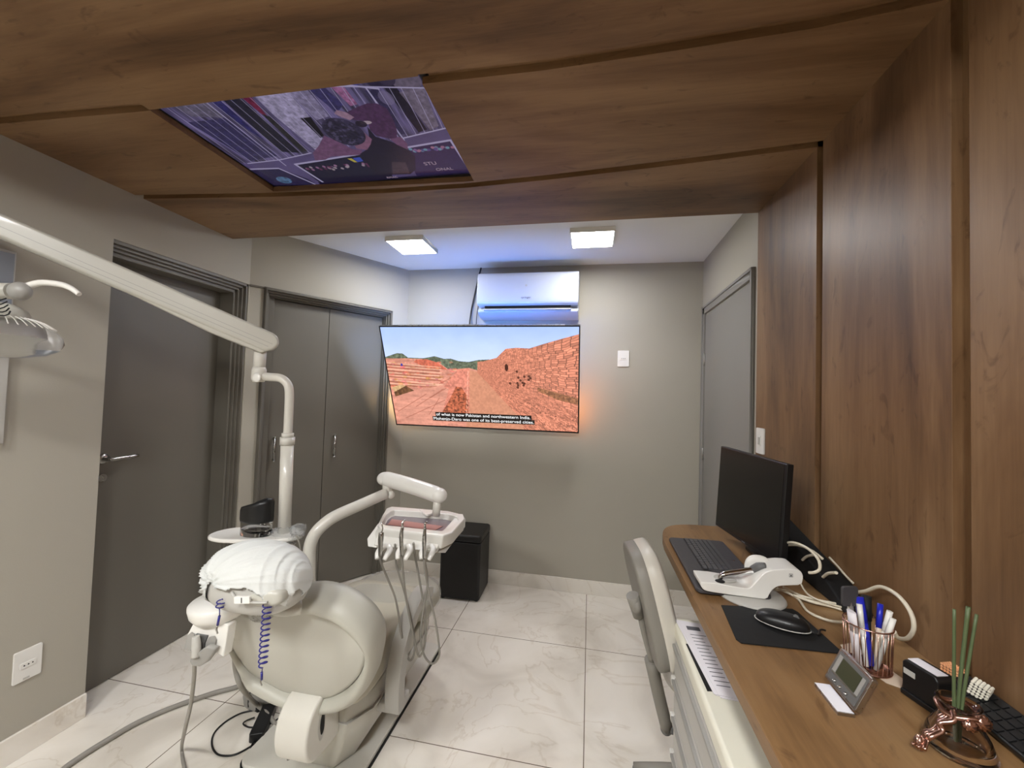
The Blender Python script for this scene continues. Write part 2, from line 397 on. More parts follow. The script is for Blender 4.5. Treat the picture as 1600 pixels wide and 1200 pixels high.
sf.prism([(XL, YS0)]+seg(o2, XL, TX0)+[(TX0, TY0), (TX1, TY0)]+seg(o2, TX1, XP+.02)+[(XP+.02, YS0)], XY, zb0, zb1)
# strip left between the opening and the far groove
sf.prism([(TX0, 1.560), (TX1, 1.592)]+seg(o1, TX0, TX1)[::-1], XY, zb0, zb1)
# backing and hidden rim of the opening
sf.box(XL, TX0-.02, YS0, YS1, zb1, ZC); sf.box(TX1+.02, XP+.02, YS0, YS1, zb1, ZC); sf.box(TX0-.02, TX1+.02, YS0, TY0-.02, zb1, ZC); sf.box(TX0-.02, TX1+.02, TY1+.012, YS1, zb1, ZC)
struct(sf.build('trim_3', 'woodX', weld=False), 'lowered brown wood ceiling panel with a screen sunk in it')

# ================================================================== CEILING LIGHTS
def ceil_light(x, y, label, group, mm):
    t = thing('ceiling_light', (x, y, ZC), label, 'ceiling light', group)
    fr = MB(); o = rrect(-.132, .132, -.132, .132, .006, 2)
    fr.box(-.132, .132, -.132, -.124, -.028, 0); fr.box(-.132, .132, .124, .132, -.028, 0); fr.box(-.132, -.124, -.124, .124, -.028, 0); fr.box(.124, .132, -.124, .124, -.028, 0)
    a = fr.build('frame', 'white', bevel=.001); a.parent = t
    b_ = MB().box(-.124, .124, -.124, .124, -.026, -.012).build('diffuser', mm); b_.parent = t
    return t
gl = 'square panel lights on the white ceiling'
ceil_light(-1.205, 2.55, 'square white lit ceiling panel light on the left, nearest the folding door', gl, 'lampF')
ceil_light(-.010, 2.55, 'square white lit ceiling panel light on the right, nearest the grey door', gl, 'lampF')
for x, y in ((-1.25, -.75), (-.1, -.75)):  # unseen panels, invented to light the room from behind the viewer
    ceil_light(x, y, 'added square fill panel, unseen on the ceiling behind the viewer', 'added fill panels over the unseen rear of the room', 'fillR').scale = (1.5, 1.5, 1)

# ================================================================== SCREEN PICTURES (painted procedurally)
def noise2(h, w, cells, rng, octs=4):
    out = np.zeros((h, w)); amp = 1; tot = 0
    for o in range(octs):
        ch, cw = cells[0]*2**o+2, cells[1]*2**o+2; g = rng.random((ch, cw))
        yy = np.linspace(0, ch-1.001, h); xx = np.linspace(0, cw-1.001, w); yi = yy.astype(int); xi = xx.astype(int); fy = (yy-yi)[:, None]; fx = (xx-xi)[None]
        fy = fy*fy*(3-2*fy); fx = fx*fx*(3-2*fx)
        a = g[yi][:, xi]*(1-fx)+g[yi][:, xi+1]*fx; b = g[yi+1][:, xi]*(1-fx)+g[yi+1][:, xi+1]*fx
        out += amp*(a*(1-fy)+b*fy); tot += amp; amp *= .55
    return out/tot
class Canvas:
    def __init__(s, w, h):
        s.w, s.h = w, h; s.im = np.zeros((h, w, 3)); yy, xx = np.mgrid[0:h, 0:w]; s.u = (xx+.5)/w; s.v = (yy+.5)/h
    def mask(s, poly):
        m = np.zeros((s.h, s.w), bool); n = len(poly)
        for i in range(n):
            (x0, y0), (x1, y1) = poly[i], poly[(i+1) % n]
            if y0 == y1: continue
            c = ((s.v >= min(y0, y1)) & (s.v < max(y0, y1))) & (s.u < (x1-x0)*(s.v-y0)/(y1-y0)+x0); m ^= c
        return m
    def fill(s, poly, c, a=1.0, tex=None):
        m = s.mask(poly); col = np.array(c)/255.
        v = s.im[m]; t = (tex[m][:, None] if tex is not None else 1.0); s.im[m] = v*(1-a)+np.clip(col*t, 0, 1)*a
    def line(s, p, q, wd, c, a=1.0):
        p = np.array(p); q = np.array(q); asp = s.h/s.w; d = (q-p)*np.array([1, asp]); L = np.hypot(*d)+1e-9
        x = s.u-p[0]; y = (s.v-p[1])*asp; t = np.clip((x*d[0]+y*d[1])/L**2, 0, 1); e = np.hypot(x-t*d[0], y-t*d[1])
        k = np.clip((wd-e)*s.w, 0, 1)*a; s.im = s.im*(1-k[..., None])+np.array(c)/255.*k[..., None]
    def disc(s, c0, rx, ry, c, a=1.0, tex=None):
        m = ((s.u-c0[0])/rx)**2+((s.v-c0[1])/ry)**2 < 1; t = tex[m][:, None] if tex is not None else 1.0
        s.im[m] = s.im[m]*(1-a)+np.clip(np.array(c)/255.*t, 0, 1)*a
    def image(s, name):
        im = bpy.data.images.new(name, s.w, s.h); a = np.ones((s.h, s.w, 4), np.float32); a[..., :3] = np.clip(s.im[::-1], 0, 1)
        im.pixels.foreach_set(a.ravel()); im.update(); im.pack(); return im
def screen_mat(name, img, s):
    M = bpy.data.materials.new(name); M.use_nodes = True; nt = M.node_tree; b = nt.nodes['Principled BSDF']
    t = nt.nodes.new('ShaderNodeTexImage'); t.image = img; t.extension = 'EXTEND'
    b.inputs['Base Color'].default_value = (.01, .01, .01, 1); b.inputs['Roughness'].default_value = .25; b.inputs['Specular IOR Level'].default_value = .3
    nt.links.new(t.outputs[0], b.inputs['Emission Color']); b.inputs['Emission Strength'].default_value = s; return M
def quad_uv(name, corners, mm, parent):
    """corners: top-left, top-right, bottom-right, bottom-left"""
    me = bpy.data.meshes.new(name); me.from_pydata([tuple(c) for c in corners], [], [(3, 2, 1, 0)]); uv = me.uv_layers.new(name='uv')
    for i, c in enumerate([(0, 0), (1, 0), (1, 1), (0, 1)]): uv.data[i].uv = c
    me.materials.append(mm); o = bpy.data.objects.new(name, me); COL.objects.link(o); w2(parent, o); return o

rng = np.random.default_rng(5)
# ---- documentary still: ruined brick city
c = Canvas(960, 540); n1 = noise2(540, 960, (5, 8), rng); nf = noise2(540, 960, (60, 110), rng, 3); nh = noise2(540, 960, (60, 14), rng, 4)
for i, (a, b_) in enumerate(zip((160, 184, 240), (204, 216, 246))): c.im[..., i] = (a+(b_-a)*np.clip(c.v/.42, 0, 1)+(n1-.5)*16)/255
c.fill([(0, .31), (0, .29), (.04, .266), (.068, .25), (.1, .253), (.127, .292), (.21, .297), (.273, .275), (.322, .30), (.358, .297), (.40, .32), (.452, .327), (.50, .307), (.56, .30), (.56, .44), (0, .44)], (104, 112, 92), 1, .5+nf*.8)
c.fill([(0, .303), (.116, .300), (.23, .306), (.30, .345), (.336, .40), (.392, .398), (.45, .385), (.50, .41), (.55, 1.01), (0, 1.01)], (204, 138, 118), 1, .62+.5*nh+.25*nf)
c.fill([(.155, .335), (.17, .312), (.23, .306), (.285, .338), (.336, .407), (.22, .39)], (190, 100, 78), 1, .75+.5*nf)
for k, (y, sl) in enumerate(((.345, .03), (.375, .02), (.41, .02), (.445, .015), (.47, .02), (.52, .03), (.56, 0))):
    c.line((0, y), (.30, y+sl+.01), .0022, (236, 196, 164), .8); c.line((0, y+.018), (.29, y+sl+.028), .003, (124, 66, 46), .7)
for k in range(60):
    x, y = rng.random()*.4, .33+rng.random()*.28; c.disc((x, y), .006+.01*rng.random(), .006+.008*rng.random(), (160+60*rng.random(), 90+50*rng.random(), 70+40*rng.random()), .6, .8+.5*nf)
c.fill([(.005, .60), (.065, .568), (.09, .58), (.02, .65)], (196, 160, 116), 1, .8+.4*nf); c.fill([(.09, .58), (.135, .63), (.02, .70), (.015, .65)], (96, 66, 44), 1, .6+.9*nf)
c.fill([(.015, .70), (.13, .63), (.30, .56), (.36, .57), (.29, .80), (.25, 1.01), (.03, 1.01)], (206, 142, 122), 1, .78+.28*nh+.15*nf)
for a, b_ in (((.02, .86), (.20, .66)), ((.06, .93), (.30, .72)), ((.20, .88), (.27, .70)), ((.13, .80), (.30, .60)), ((.22, .70), (.38, .52)), ((.28, .55), (.40, .44))): c.line(a, b_, .0022, (150, 86, 70), .7)
c.fill([(.392, .397), (.448, .386), (.452, .42), (.44, .60), (.43, .86), (.27, .88), (.288, .802), (.33, .60), (.303, .581)], (212, 132, 112), 1, .72+.5*nf)
c.fill([(.37, .575), (.40, .58), (.43, .68), (.42, .90), (.26, .90), (.33, .70)], (150, 82, 58), 1, .35+1.4*nf)
for k in range(10): c.line((.445-.004*k, .42+.05*k), (.44-.003*k, .45+.05*k), .0035, (232, 168, 144), .8)
c.fill([(.452, .41), (.50, .42), (.57, .53), (.66, .66), (.76, .88), (.82, 1.01), (.40, 1.01), (.43, .82)], (198, 136, 108), 1, .88+.22*nf)
# receding brick wall
wallp = [(.498, .323), (.53, .318), (.598, .284), (.61, .262), (.647, .199), (.70, .188), (.763, .194), (.832, .153), (.92, .105), (1.001, .064), (1.001, 1.01), (.725, 1.01), (.686, .844), (.60, .66), (.542, .529), (.492, .43)]
uu = np.clip(c.u-.425, .02, 1); th = (c.v-.405)/uu + (noise2(540, 960, (10, 14), rng)-.5)*.09
row = th*24; ri = np.floor(row); jit = np.modf(np.abs(np.sin(ri*91.7))*91.3)[0]; colp = 6.2/uu + jit*3
fr_r = row-ri; fr_c = colp-np.floor(colp)
mort = np.minimum(np.minimum(fr_r, 1-fr_r)*1.0, np.minimum(fr_c, 1-fr_c)*1.7)
bt = np.clip(mort*7, 0, 1); hsh = np.modf(np.abs(np.sin(ri*12.9+np.floor(colp)*78.2))*437.5)[0]
rough = noise2(540, 960, (34, 60), rng, 3); rg2 = noise2(540, 960, (50, 80), rng, 3)
low = np.clip((c.v-.40-.62*(c.u-.5)+.05*(rg2-.5))*6, 0, 1)
r3 = row*1.15+2.6*(rough-.5); c3 = colp*1.5+3.0*(rg2-.5); h3 = np.modf(np.abs(np.sin(np.floor(r3)*31.7+np.floor(c3)*57.3))*317.1)[0]
m3 = np.clip(np.minimum(np.minimum(r3-np.floor(r3), np.ceil(r3)-r3), np.minimum(c3-np.floor(c3), np.ceil(c3)-c3)*1.8)*6, 0, 1)
tex = (.50+.46*bt)*(.84+.28*hsh)*(1-low)+low*(.38+.34*m3+.42*h3)+ .14*(nf-.5)
c.fill(wallp, (222, 140, 112), 1, tex)
c.fill([(.797, .56), (.90, .61), (1.0, .66), (1.0, .72), (.90, .68), (.80, .60)], (132, 90, 60), .8, .5+nf)
for k in range(14): c.disc((.72+.03*rng.standard_normal(), .50+.04*rng.standard_normal()), .006, .012, (60, 30, 20), .8)
c.disc((.645, .375), .009, .035, (50, 24, 16), .85); c.disc((.085, .365), .006, .014, (60, 60, 150), 1)
c.fill([(.236, .850), (.762, .850), (.762, .897), (.236, .897)], (14, 12, 12), .93); c.fill([(.218, .897), (.778, .897), (.778, .944), (.218, .944)], (14, 12, 12), .93)
IMG1 = c.image('documentary_still')

# ---- ceiling screen: person with hands on the head in front of crowd barriers
c = Canvas(896, 520); n1 = noise2(520, 896, (6, 10), rng); nf = noise2(520, 896, (50, 90), rng, 3); nv = noise2(520, 896, (4, 60), rng, 4)
c.im[:] = np.array((86, 78, 118))/255*(.7+.7*n1[..., None])
c.fill([(0, 0), (1, 0), (1, .6), (0, .66)], (104, 94, 138), 1, .25+1.35*nv)
for poly, col in (([(.05, 0), (.12, 0), (.21, .0), (.193, .196), (.076, .158)], (112, 104, 130)), ([(.216, 0), (.262, 0), (.24, .449), (.225, .33)], (52, 48, 112)), ([(.03, .2), (.19, .2), (.21, .6), (.06, .63)], (64, 58, 104)),
                  ([(.27, .05), (.345, .04), (.325, .59), (.248, .56)], (38, 36, 58)), ([(.345, .03), (.385, .05), (.36, .24), (.35, .2)], (122, 34, 74)), ([(.35, .2), (.37, .23), (.365, .58), (.335, .58)], (46, 44, 52)),
                  ([(.40, 0), (.53, .03), (.52, .24), (.48, .47), (.404, .58), (.39, .23)], (176, 166, 204)), ([(.476, .27), (.52, .27), (.50, .44), (.478, .46)], (24, 20, 36)), ([(.53, .06), (.60, .07), (.59, .28), (.53, .3)], (150, 140, 178)),
                  ([(.60, .03), (.66, .03), (.68, .20), (.63, .26)], (64, 58, 112)), ([(.68, .0), (.73, .02), (.73, .21), (.70, .22)], (170, 112, 160)), ([(.73, 0), (.79, 0), (.78, .08), (.74, .08)], (70, 66, 140)),
                  ([(.79, .12), (.84, .12), (.83, .50), (.80, .50)], (58, 52, 92)), ([(.86, .1), (.90, .1), (.92, .48), (.88, .5)], (30, 26, 50)), ([(.90, .16), (.99, .14), (.97, .46), (.93, .49)], (126, 114, 138)), ([(.80, -.01), (.87, -.01), (.88, .12), (.82, .1)], (44, 36, 66))):
    c.fill(poly, col, 1, .72+.55*nf)
c.disc((.945, .09), .05, .07, (116, 104, 128), 1, .8+.4*nf); c.disc((.885, .05), .03, .06, (64, 54, 84)); c.disc((.845, .19), .026, .055, (142, 130, 168), .6)
c.fill([(0, .645), (.2, .645), (.37, .60), (.8, .545), (1, .48), (1, 1), (0, 1)], (104, 92, 142), 1, .8+.3*n1)
rail = (196, 186, 226)
c.line((0, .02), (.26, .006), .0035, rail); c.line((.26, .004), (.64, .048), .0035, rail); c.line((.64, .048), (1, .153), .0035, rail)
c.line((.03, .655), (.20, .646), .0035, rail); c.line((.20, .646), (.37, .602), .0035, rail); c.line((.803, .54), (1, .482), .004, rail)
c.line((.62, .0), (.84, .12), .004, rail)
for k in range(27):
    x = .03+.0385*k
    if .60 < x < .76: y1 = .30
    else: y1 = float(np.interp(x, [0, .2, .37, .8, 1], [.655, .646, .60, .54, .48]))
    y0 = float(np.interp(x, [0, .26, .64, 1], [.02, .004, .048, .153])); c.line((x, y0), (x-.012, y1), .0018, rail, .9)
c.line((.20, .03), (.19, .72), .003, rail); c.line((.80, .1), (.803, .56), .0035, rail)
# advertising panels
c.fill([(.0, .74), (.14, .75), (.21, .90), (.225, 1.01), (0, 1.01)], (50, 44, 84), 1, .8+.4*nf); c.line((.0, .725), (.14, .744), .005, rail); c.line((.14, .744), (.215, .99), .005, rail)
c.disc((.09, .9), .035, .05, (96, 132, 172), .9, .6+.8*nf)
c.fill([(.24, .714), (.38, .69), (.575, .66), (.64, .9), (.62, 1.01), (.25, 1.01)], (34, 32, 62), 1, .9+.2*nf)
c.line((.24, .714), (.38, .694), .006, rail); c.line((.38, .692), (.575, .660), .006, rail); c.line((.24, .714), (.27, 1.0), .006, rail)
for k in range(34): c.disc((.27+.30*rng.random(), .765+.05*rng.random()), .007, .014, [(178, 128, 170), (196, 176, 190), (40, 34, 70), (120, 60, 100)][k % 4], .9)
c.fill([(.525, .70), (.56, .695), (.56, .745), (.53, .75)], (66, 90, 200)); c.fill([(.50, .70), (.52, .70), (.53, .75), (.515, .75)], (206, 190, 90))
c.fill([(.775, .633), (.985, .60), (1.0, .66), (1.01, 1.01), (.74, 1.01)], (48, 38, 88), 1, .9+.2*nf)
c.line((.775, .64), (.985, .603), .006, rail); c.line((.985, .603), (1, .99), .005, rail)
for k in range(26): c.disc((.80+.18*rng.random(), .655+.035*rng.random()), .008, .014, [(186, 128, 160), (120, 176, 196), (150, 110, 170), (90, 80, 150)][k % 4], .9)
# the figure
skin = (128, 88, 128); dsk = (84, 54, 92)
c.fill([(.35, .69), (.38, .60), (.44, .53), (.50, .443), (.53, .50), (.56, .60), (.60, .62), (.575, .67), (.44, .66), (.40, .69)], skin, 1, .8+.35*nf)
c.fill([(.70, .40), (.70, .50), (.745, .56), (.79, .65), (.80, .74), (.76, .90), (.72, .95), (.63, .94), (.56, .90), (.575, .66), (.62, .62), (.66, .55)], (36, 30, 56), 1, .85+.3*nf)
c.fill([(.68, .78), (.74, .80), (.72, .94), (.64, .93)], (92, 72, 84), .8, .8+.3*nf)
c.fill([(.745, .50), (.80, .53), (.805, .60), (.79, .66), (.76, .60)], skin, 1, .85+.25*nf)
c.fill([(.655, .285), (.67, .262), (.72, .232), (.765, .212), (.80, .222), (.822, .27), (.815, .38), (.80, .47), (.78, .53), (.745, .53), (.705, .49), (.70, .43), (.715, .37), (.70, .345), (.66, .325)], dsk, 1, .8+.45*nf)
c.fill([(.64, .415), (.668, .43), (.672, .48), (.678, .52), (.655, .57), (.62, .625), (.58, .60), (.60, .48)], (150, 104, 136), 1, .85+.25*nf)
c.disc((.592, .43), .077, .135, (56, 50, 78), 1, .55+.9*nf)
for k in range(90):
    a = rng.random()*6.28; q = rng.random()**.5; c.disc((.592+.07*q*math.cos(a), .43+.125*q*math.sin(a)), .006, .010, (96, 88, 122) if k % 2 else (34, 30, 52), .75)
c.fill([(.618, .262), (.638, .236), (.665, .262), (.68, .31), (.655, .33), (.635, .30)], (176, 140, 168), 1, .85+.25*nf)
c.disc((.708, .365), .022, .016, (196, 176, 190)); c.disc((.685, .372), .022, .03, (30, 22, 40), .8)
c.fill([(0, .955), (.2, 1.0), (.2, 1.01), (0, 1.01)], (20, 16, 40)); c.fill([(.24, .97), (1, .985), (1, 1.01), (.24, 1.01)], (30, 24, 60))
IMG2 = c.image('crowd_barrier_still')

# ================================================================== WALL TELEVISION
tl, tr_ = Vector((-1.4875, 2.66, 1.902)), Vector((-.073, 2.66, 1.902)); H_ = .793; tilt = R(24.6)
dn = Vector((0, math.sin(tilt), -math.cos(tilt))); ux = Vector((1, 0, 0)); nb = Vector((0, math.cos(tilt), math.sin(tilt)))   # nb: away from the viewer
tv = thing('television', (-.78, YB, 1.45), 'large flat television tilted down from the back wall, showing a ruined brick city', 'television')
FT = Matrix((ux, -dn, -nb)).transposed().to_4x4(); FT.translation = tl+dn*H_       # local: x right, y up, z to the viewer
Wt = (tr_-tl).x
bz = MB(); t = .008
bz.box(0, Wt, 0, H_, -.030, -.001, FT)
bz.box(0, t, 0, H_, -.002, .003, FT); bz.box(Wt-t, Wt, 0, H_, -.002, .003, FT); bz.box(t, Wt-t, H_-t, H_, -.002, .003, FT); bz.box(t, Wt-t, 0, t*1.3, -.002, .003, FT)
w2(tv, bz.build('housing', 'black', bevel=.001)); w2(tv, MB().box(.14, Wt-.10, H_, H_+.004, -.026, .002, FT).build('top_edge', 'metal'))
cc = [FT @ Vector(p) for p in ((t, H_-t, .0005), (Wt-t, H_-t, .0005), (Wt-t, t*1.3, .0005), (t, t*1.3, .0005))]
quad_uv('screen', cc, screen_mat('tv_picture', IMG1, .62), tv)
wemit = emis('subtitle_white', (255, 255, 255), .58)
sw, sh_ = Wt-2*t, H_-2.3*t
for s_, cx, cy, wid in (('of what is now Pakistan and northwestern India.', .499, .874, .515), ('Mohenjo-Daro was one of its best-preserved cities.', .498, .921, .55)):
    o = text(s_, .034, FT @ Matrix.Translation((t+sw*cx, 1.3*t+sh_*(1-cy), .0012)), wemit, 'subtitle', tv, .0002)
    bb = [v.co for v in o.data.vertices]; wdt = max(b.x for b in bb)-min(b.x for b in bb); k = sw*wid/wdt
    o.data.transform(Matrix.Translation((t+sw*cx+tl.x, 0, 0)) @ Matrix.Diagonal((k, 1, 1, 1)) @ Matrix.Translation((-(t+sw*cx+tl.x), 0, 0)))
bk = MB(); bk.box(Wt*.2, Wt*.8, H_*.12, H_*.62, -.055, -.029, FT)
w2(tv, bk.build('back_cover', 'black', bevel=.006))
mt = MB(); mt.box(-.98, -.58, YB-.022, YB-.001, 1.35, 1.75); a = FT @ Vector((Wt/2, H_*.55, -.05))
mt.box(-.80, -.76, a.y, YB-.01, a.z-.02, a.z+.02); mt.box(-.95, -.61, a.y-.005, a.y+.02, a.z-.10, a.z+.10)
w2(tv, mt.build('wall_bracket', 'blackm', bevel=.002))
cb = MB(); cb.tube([(-.80, 2.95, 1.40), (-.79, 3.06, 1.16), (-.77, 3.09, 1.12), (-.74, 3.06, 1.16), (-.73, 2.96, 1.36)], .003, 6, sub=6)
def strip(x0, x1, y0, y1, col, s):
    o = MB().box(x0, x1, y0, y1, -.0345, -.031, FT).build('backlight_strip', emis('backlight', col, s)); w2(tv, o)
for k in range(5): strip(.02+k*.28, .25+k*.28, H_-.05, H_-.035, (96, 150, 255), BACKLIGHT*(3.0 if 0 < k < 4 else 1.4))
strip(Wt-.05, Wt-.035, .05, .32, (255, 150, 50), BACKLIGHT*1.2); strip(Wt-.05, Wt-.035, .34, .74, (255, 214, 180), BACKLIGHT*.35)
strip(.035, .05, .05, .34, (255, 196, 100), BACKLIGHT*1.3); strip(.035, .05, .36, .74, (190, 220, 255), BACKLIGHT*1.5)

# ================================================================== CEILING SCREEN
cs = thing('ceiling_screen', (-.95, 1.3, ZC-.02), 'flat screen sunk into the wood ceiling, showing a person holding their head by crowd barriers', 'television')
ZS = ZW+.024
cs_b = MB().box(TX0-.012, TX1+.012, TY0-.03, TY1+.008, ZS+.002, ZC-.02)
fz = ZS-.003
cs_b.box(TX0-.012, TX0+.006, TY0-.03, TY1+.008, fz, ZS+.004); cs_b.box(TX1-.006, TX1+.012, TY0-.03, TY1+.008, fz, ZS+.004); cs_b.box(TX0, TX1, TY1-.018, TY1+.008, fz, ZS+.004)
w2(cs, cs_b.build('housing', 'black'))
y_far = TY1-.018
quad_uv('screen', [Vector((TX0+.006, TY0-.01, ZS)), Vector((TX1-.006, TY0-.01, ZS)), Vector((TX1-.006, y_far, ZS)), Vector((TX0+.006, y_far, ZS))], screen_mat('ceiling_picture', IMG2, .21), cs)
pur = emis('picture_lettering', (206, 180, 200), .2)
FC = lambda x, y: frame((x, y, ZS-.0006), (1, 0, 0), (0, -1, 0))
text('STU', .030, FC(-.640, 1.485), pur, 'lettering', cs, .0002); text('ONAL', .026, FC(-.598, 1.530), pur, 'lettering', cs, .0002); text('RMAC', .018, FC(-.84, 1.560), pur, 'lettering', cs, .0002)

# ================================================================== AIR CONDITIONER
ac = thing('air_conditioner', (-.47, YB, 2.17), 'white split air conditioner high on the back wall above the television', 'air conditioner')
ax0, ax1 = -.845, -.098; prof = smooth2([(YB-.002, 2.345), (2.96, 2.345), (2.912, 2.325), (2.905, 2.25), (2.905, 2.14), (2.915, 2.11)], 5, False)
prof += [(2.935, 2.100), (2.975, 2.102), (2.985, 2.085), (2.945, 2.075), (2.945, 2.055), (3.0, 2.025), (YB-.002, 2.02)]
w2(ac, MB().prism(prof, YZ, ax0, ax1).build('body', 'acwhite', bevel=.006, seg=3))
w2(ac, MB().box(ax0+.055, ax1-.055, 2.938, 2.944, 2.080, 2.108).build('air_outlet', 'blackm'))
lv = MB().box(ax0+.05, ax1-.05, 2.918, 2.955, 2.066, 2.075); w2(ac, lv.build('louver', 'ltgrey', bevel=.002))
text('springer', .022, frame((-.475, 2.9035, 2.152), (1, 0, 0), (0, 0, 1)), 'txtgrey', 'logo', ac)
st = MB().box(-.168, -.106, 2.9025, 2.906, 2.262, 2.292); w2(ac, st.build('energy_sticker', 'stickw'))
w2(ac, MB().lathe([(.008, 0), (.008, .003)], (-.475, 2.906, 2.24), 16, Matrix.Rotation(R(90), 3, 'X')).build('indicator', 'ltgrey'))
tag(MB().tube([(-.874, 3.10, ZC), (-.892, 3.098, 2.36), (-.925, 3.095, 2.19), (-.945, 3.09, 2.05), (-.94, 3.05, 1.85), (-.90, 3.02, 1.70)], .006, 8, sub=6).build('power_cable', 'black'), 'black cable running down the back wall from ceiling to television', 'cable', 'cables behind the television')
tag(MB().tube([(-.872, 3.10, 2.26), (-.885, 3.098, 2.15), (-.895, 3.09, 2.02), (-.88, 3.08, 1.92)], .003, 6, sub=6).build('thin_cable', 'black'), 'thin dark cable beside the thicker black one, left of the air conditioner', 'cable', 'cables behind the television')

# ================================================================== PLATES ON WALLS
def plate(name, M, w, h, label, cat, insert, group=None):
    t = thing(name, M.translation, label, cat, group)
    w2(t, MB().prism(rrect(-w/2, w/2, -h/2, h/2, .005, 3), lambda p, z: M @ Vector((p[0], p[1], z)), 0, .007).build('plate', 'white', bevel=.0012))
    i = MB().prism(rrect(-insert[0]/2, insert[0]/2, -insert[1]/2, insert[1]/2, .003, 2), lambda p, z: M @ Vector((p[0], p[1], z)), .006, .0095)
    w2(t, i.build('insert', 'white', bevel=.0008))
    return t
pM = frame((.234, YB, 1.735), (1, 0, 0), (0, 0, 1)); t = plate('outlet_plate', pM, .082, .118, 'small white outlet plate on the back wall right of the television', 'outlet', (.046, .022))
for k in (-.012, 0, .012): w2(t, MB().lathe([(.0026, 0), (.0026, .0005)], pM @ Vector((k, 0, .0095)), 10, frame((0, 0, 0), (1, 0, 0), (0, 0, 1)).to_3x3()).build('socket_hole', 'blackm'))
pM = frame((XL, 1.232, .345), (0, 1, 0), (0, 0, 1)); t = plate('outlet_plate', pM, .082, .118, 'white outlet plate low on the left wall beside the dark door', 'outlet', (.046, .022))
for k in (-.012, 0, .012): w2(t, MB().lathe([(.0026, 0), (.0026, .0005)], pM @ Vector((k, 0, .0095)), 10, pM.to_3x3()).build('socket_hole', 'blackm'))
w2(t, MB().box(-.012, .006, -.053, -.047, .006, .0085, pM).build('screw_cover', 'ltgrey'))
pM = frame((XP, 1.968, 1.268), (0, -1, 0), (0, 0, 1)); t = plate('light_switch', pM, .080, .112, 'white light switch at the edge of the wood panelling above the screen', 'light switch', (.028, .044))
w2(t, MB().box(-.008, .008, -.016, .016, .0095, .0125, pM).build('rocker', 'ltgrey', bevel=.001))
# board on the left wall at the frame edge
bd = thing('wall_board', (XL, .8, 1.55), 'pale grey board hanging on the left wall behind the examination lamp', 'notice board')
w2(bd, MB().box(XL, XL+.02, .55, 1.115, 1.20, 1.90).build('panel', 'ltgrey', bevel=.003))
w2(bd, MB().box(XL+.02, XL+.024, .56, 1.108, 1.62, 1.89).build('film_holder', 'steelbox', bevel=.001))
w2(bd, MB().box(XL+.02, XL+.026, .70, 1.10, 1.205, 1.235).build('ledge', 'card'))

# ================================================================== OTTOMAN
ot = thing('ottoman', (-.87, 2.93, 0), 'black cube ottoman on the floor under the television', 'ottoman')
A = frame((-.868, 2.925, 0), (1, .02, 0), (-.02, 1, 0))
w2(ot, MB().prism(rrect(-.145, .145, -.15, .15, .02, 4), lambda p, z: A @ Vector((p[0], p[1], z)), .012, .40).build('body', 'leather', bevel=.006, seg=3))
w2(ot, MB().prism(rrect(-.148, .148, -.153, .153, .025, 4), lambda p, z: A @ Vector((p[0], p[1], z)), .402, .455).build('lid', 'leather', bevel=.014, seg=4))
for x in (-.12, .12):
    for y in (-.12, .12):
        w2(ot, MB().lathe([(.012, 0), (.014, .013)], A @ Vector((x, y, 0)), 12).build('foot', 'blackm'))

# ------------------------------------------------------------------ measuring helpers: a sight line met with a real plane or distance
def ray(px, py): return f_*1+r2*((px-800)/FPX)-u2*((py-600)/FPX)
def G(px, py, z): d = ray(px, py); return Vector((0, 0, CH))+d*((z-CH)/d.z)
def PX(px, py, x): d = ray(px, py); return Vector((0, 0, CH))+d*(x/d.x)
def D(px, py, dep): return Vector((0, 0, CH))+ray(px, py)*dep

# ================================================================== DENTAL CHAIR
dc = thing('dental_chair', (-.98, 1.7, 0), 'cream dental chair seen from behind its reclined backrest', 'dental chair')
P = lambda o: w2(dc, o)
bp = MB().prism(rrect(-1.27, -.790, 1.36, 2.24, .05, 5), XY, .004, .024)
bpo = P(bp.build('base_plate', 'enamel', bevel=.004))
w2(dc, MB().prism(rrect(-1.274, -.784, 1.356, 2.245, .05, 5), XY, 0, .010).build('base_gasket', 'blackm'))
def octo(x0, x1, y0, y1, c): return [(x0+c, y0), (x1-c, y0), (x1, y0+c*1.8), (x1, y1-c), (x1-c, y1), (x0+c, y1), (x0, y1-c), (x0, y0+c)]
bb = MB(); lv = [(octo(-1.11, -.865, 1.42, 1.95, .04), .024), (octo(-1.12, -.80, 1.375, 2.0, .05), .13), (octo(-1.12, -.765, 1.345, 2.02, .05), .235), (octo(-1.12, -.76, 1.34, 2.02, .05), .30), (octo(-1.12, -.762, 1.345, 2.02, .05), .335)]
vs = [Vector((x, y, z)) for o, z in lv for x, y in o]; fs = [(i*8+j, i*8+(j+1) % 8, i*8+8+(j+1) % 8, i*8+8+j) for i in range(4) for j in range(8)]+[tuple(reversed(range(8))), tuple(32+i for i in range(8))]
P(bb.add(vs, fs).build('base_body', 'cream', bevel=.008, seg=3))
P(MB().prism(octo(-1.124, -.756, 1.336, 2.02, .05), XY, .262, .266).build('base_seam', 'ltgrey'))
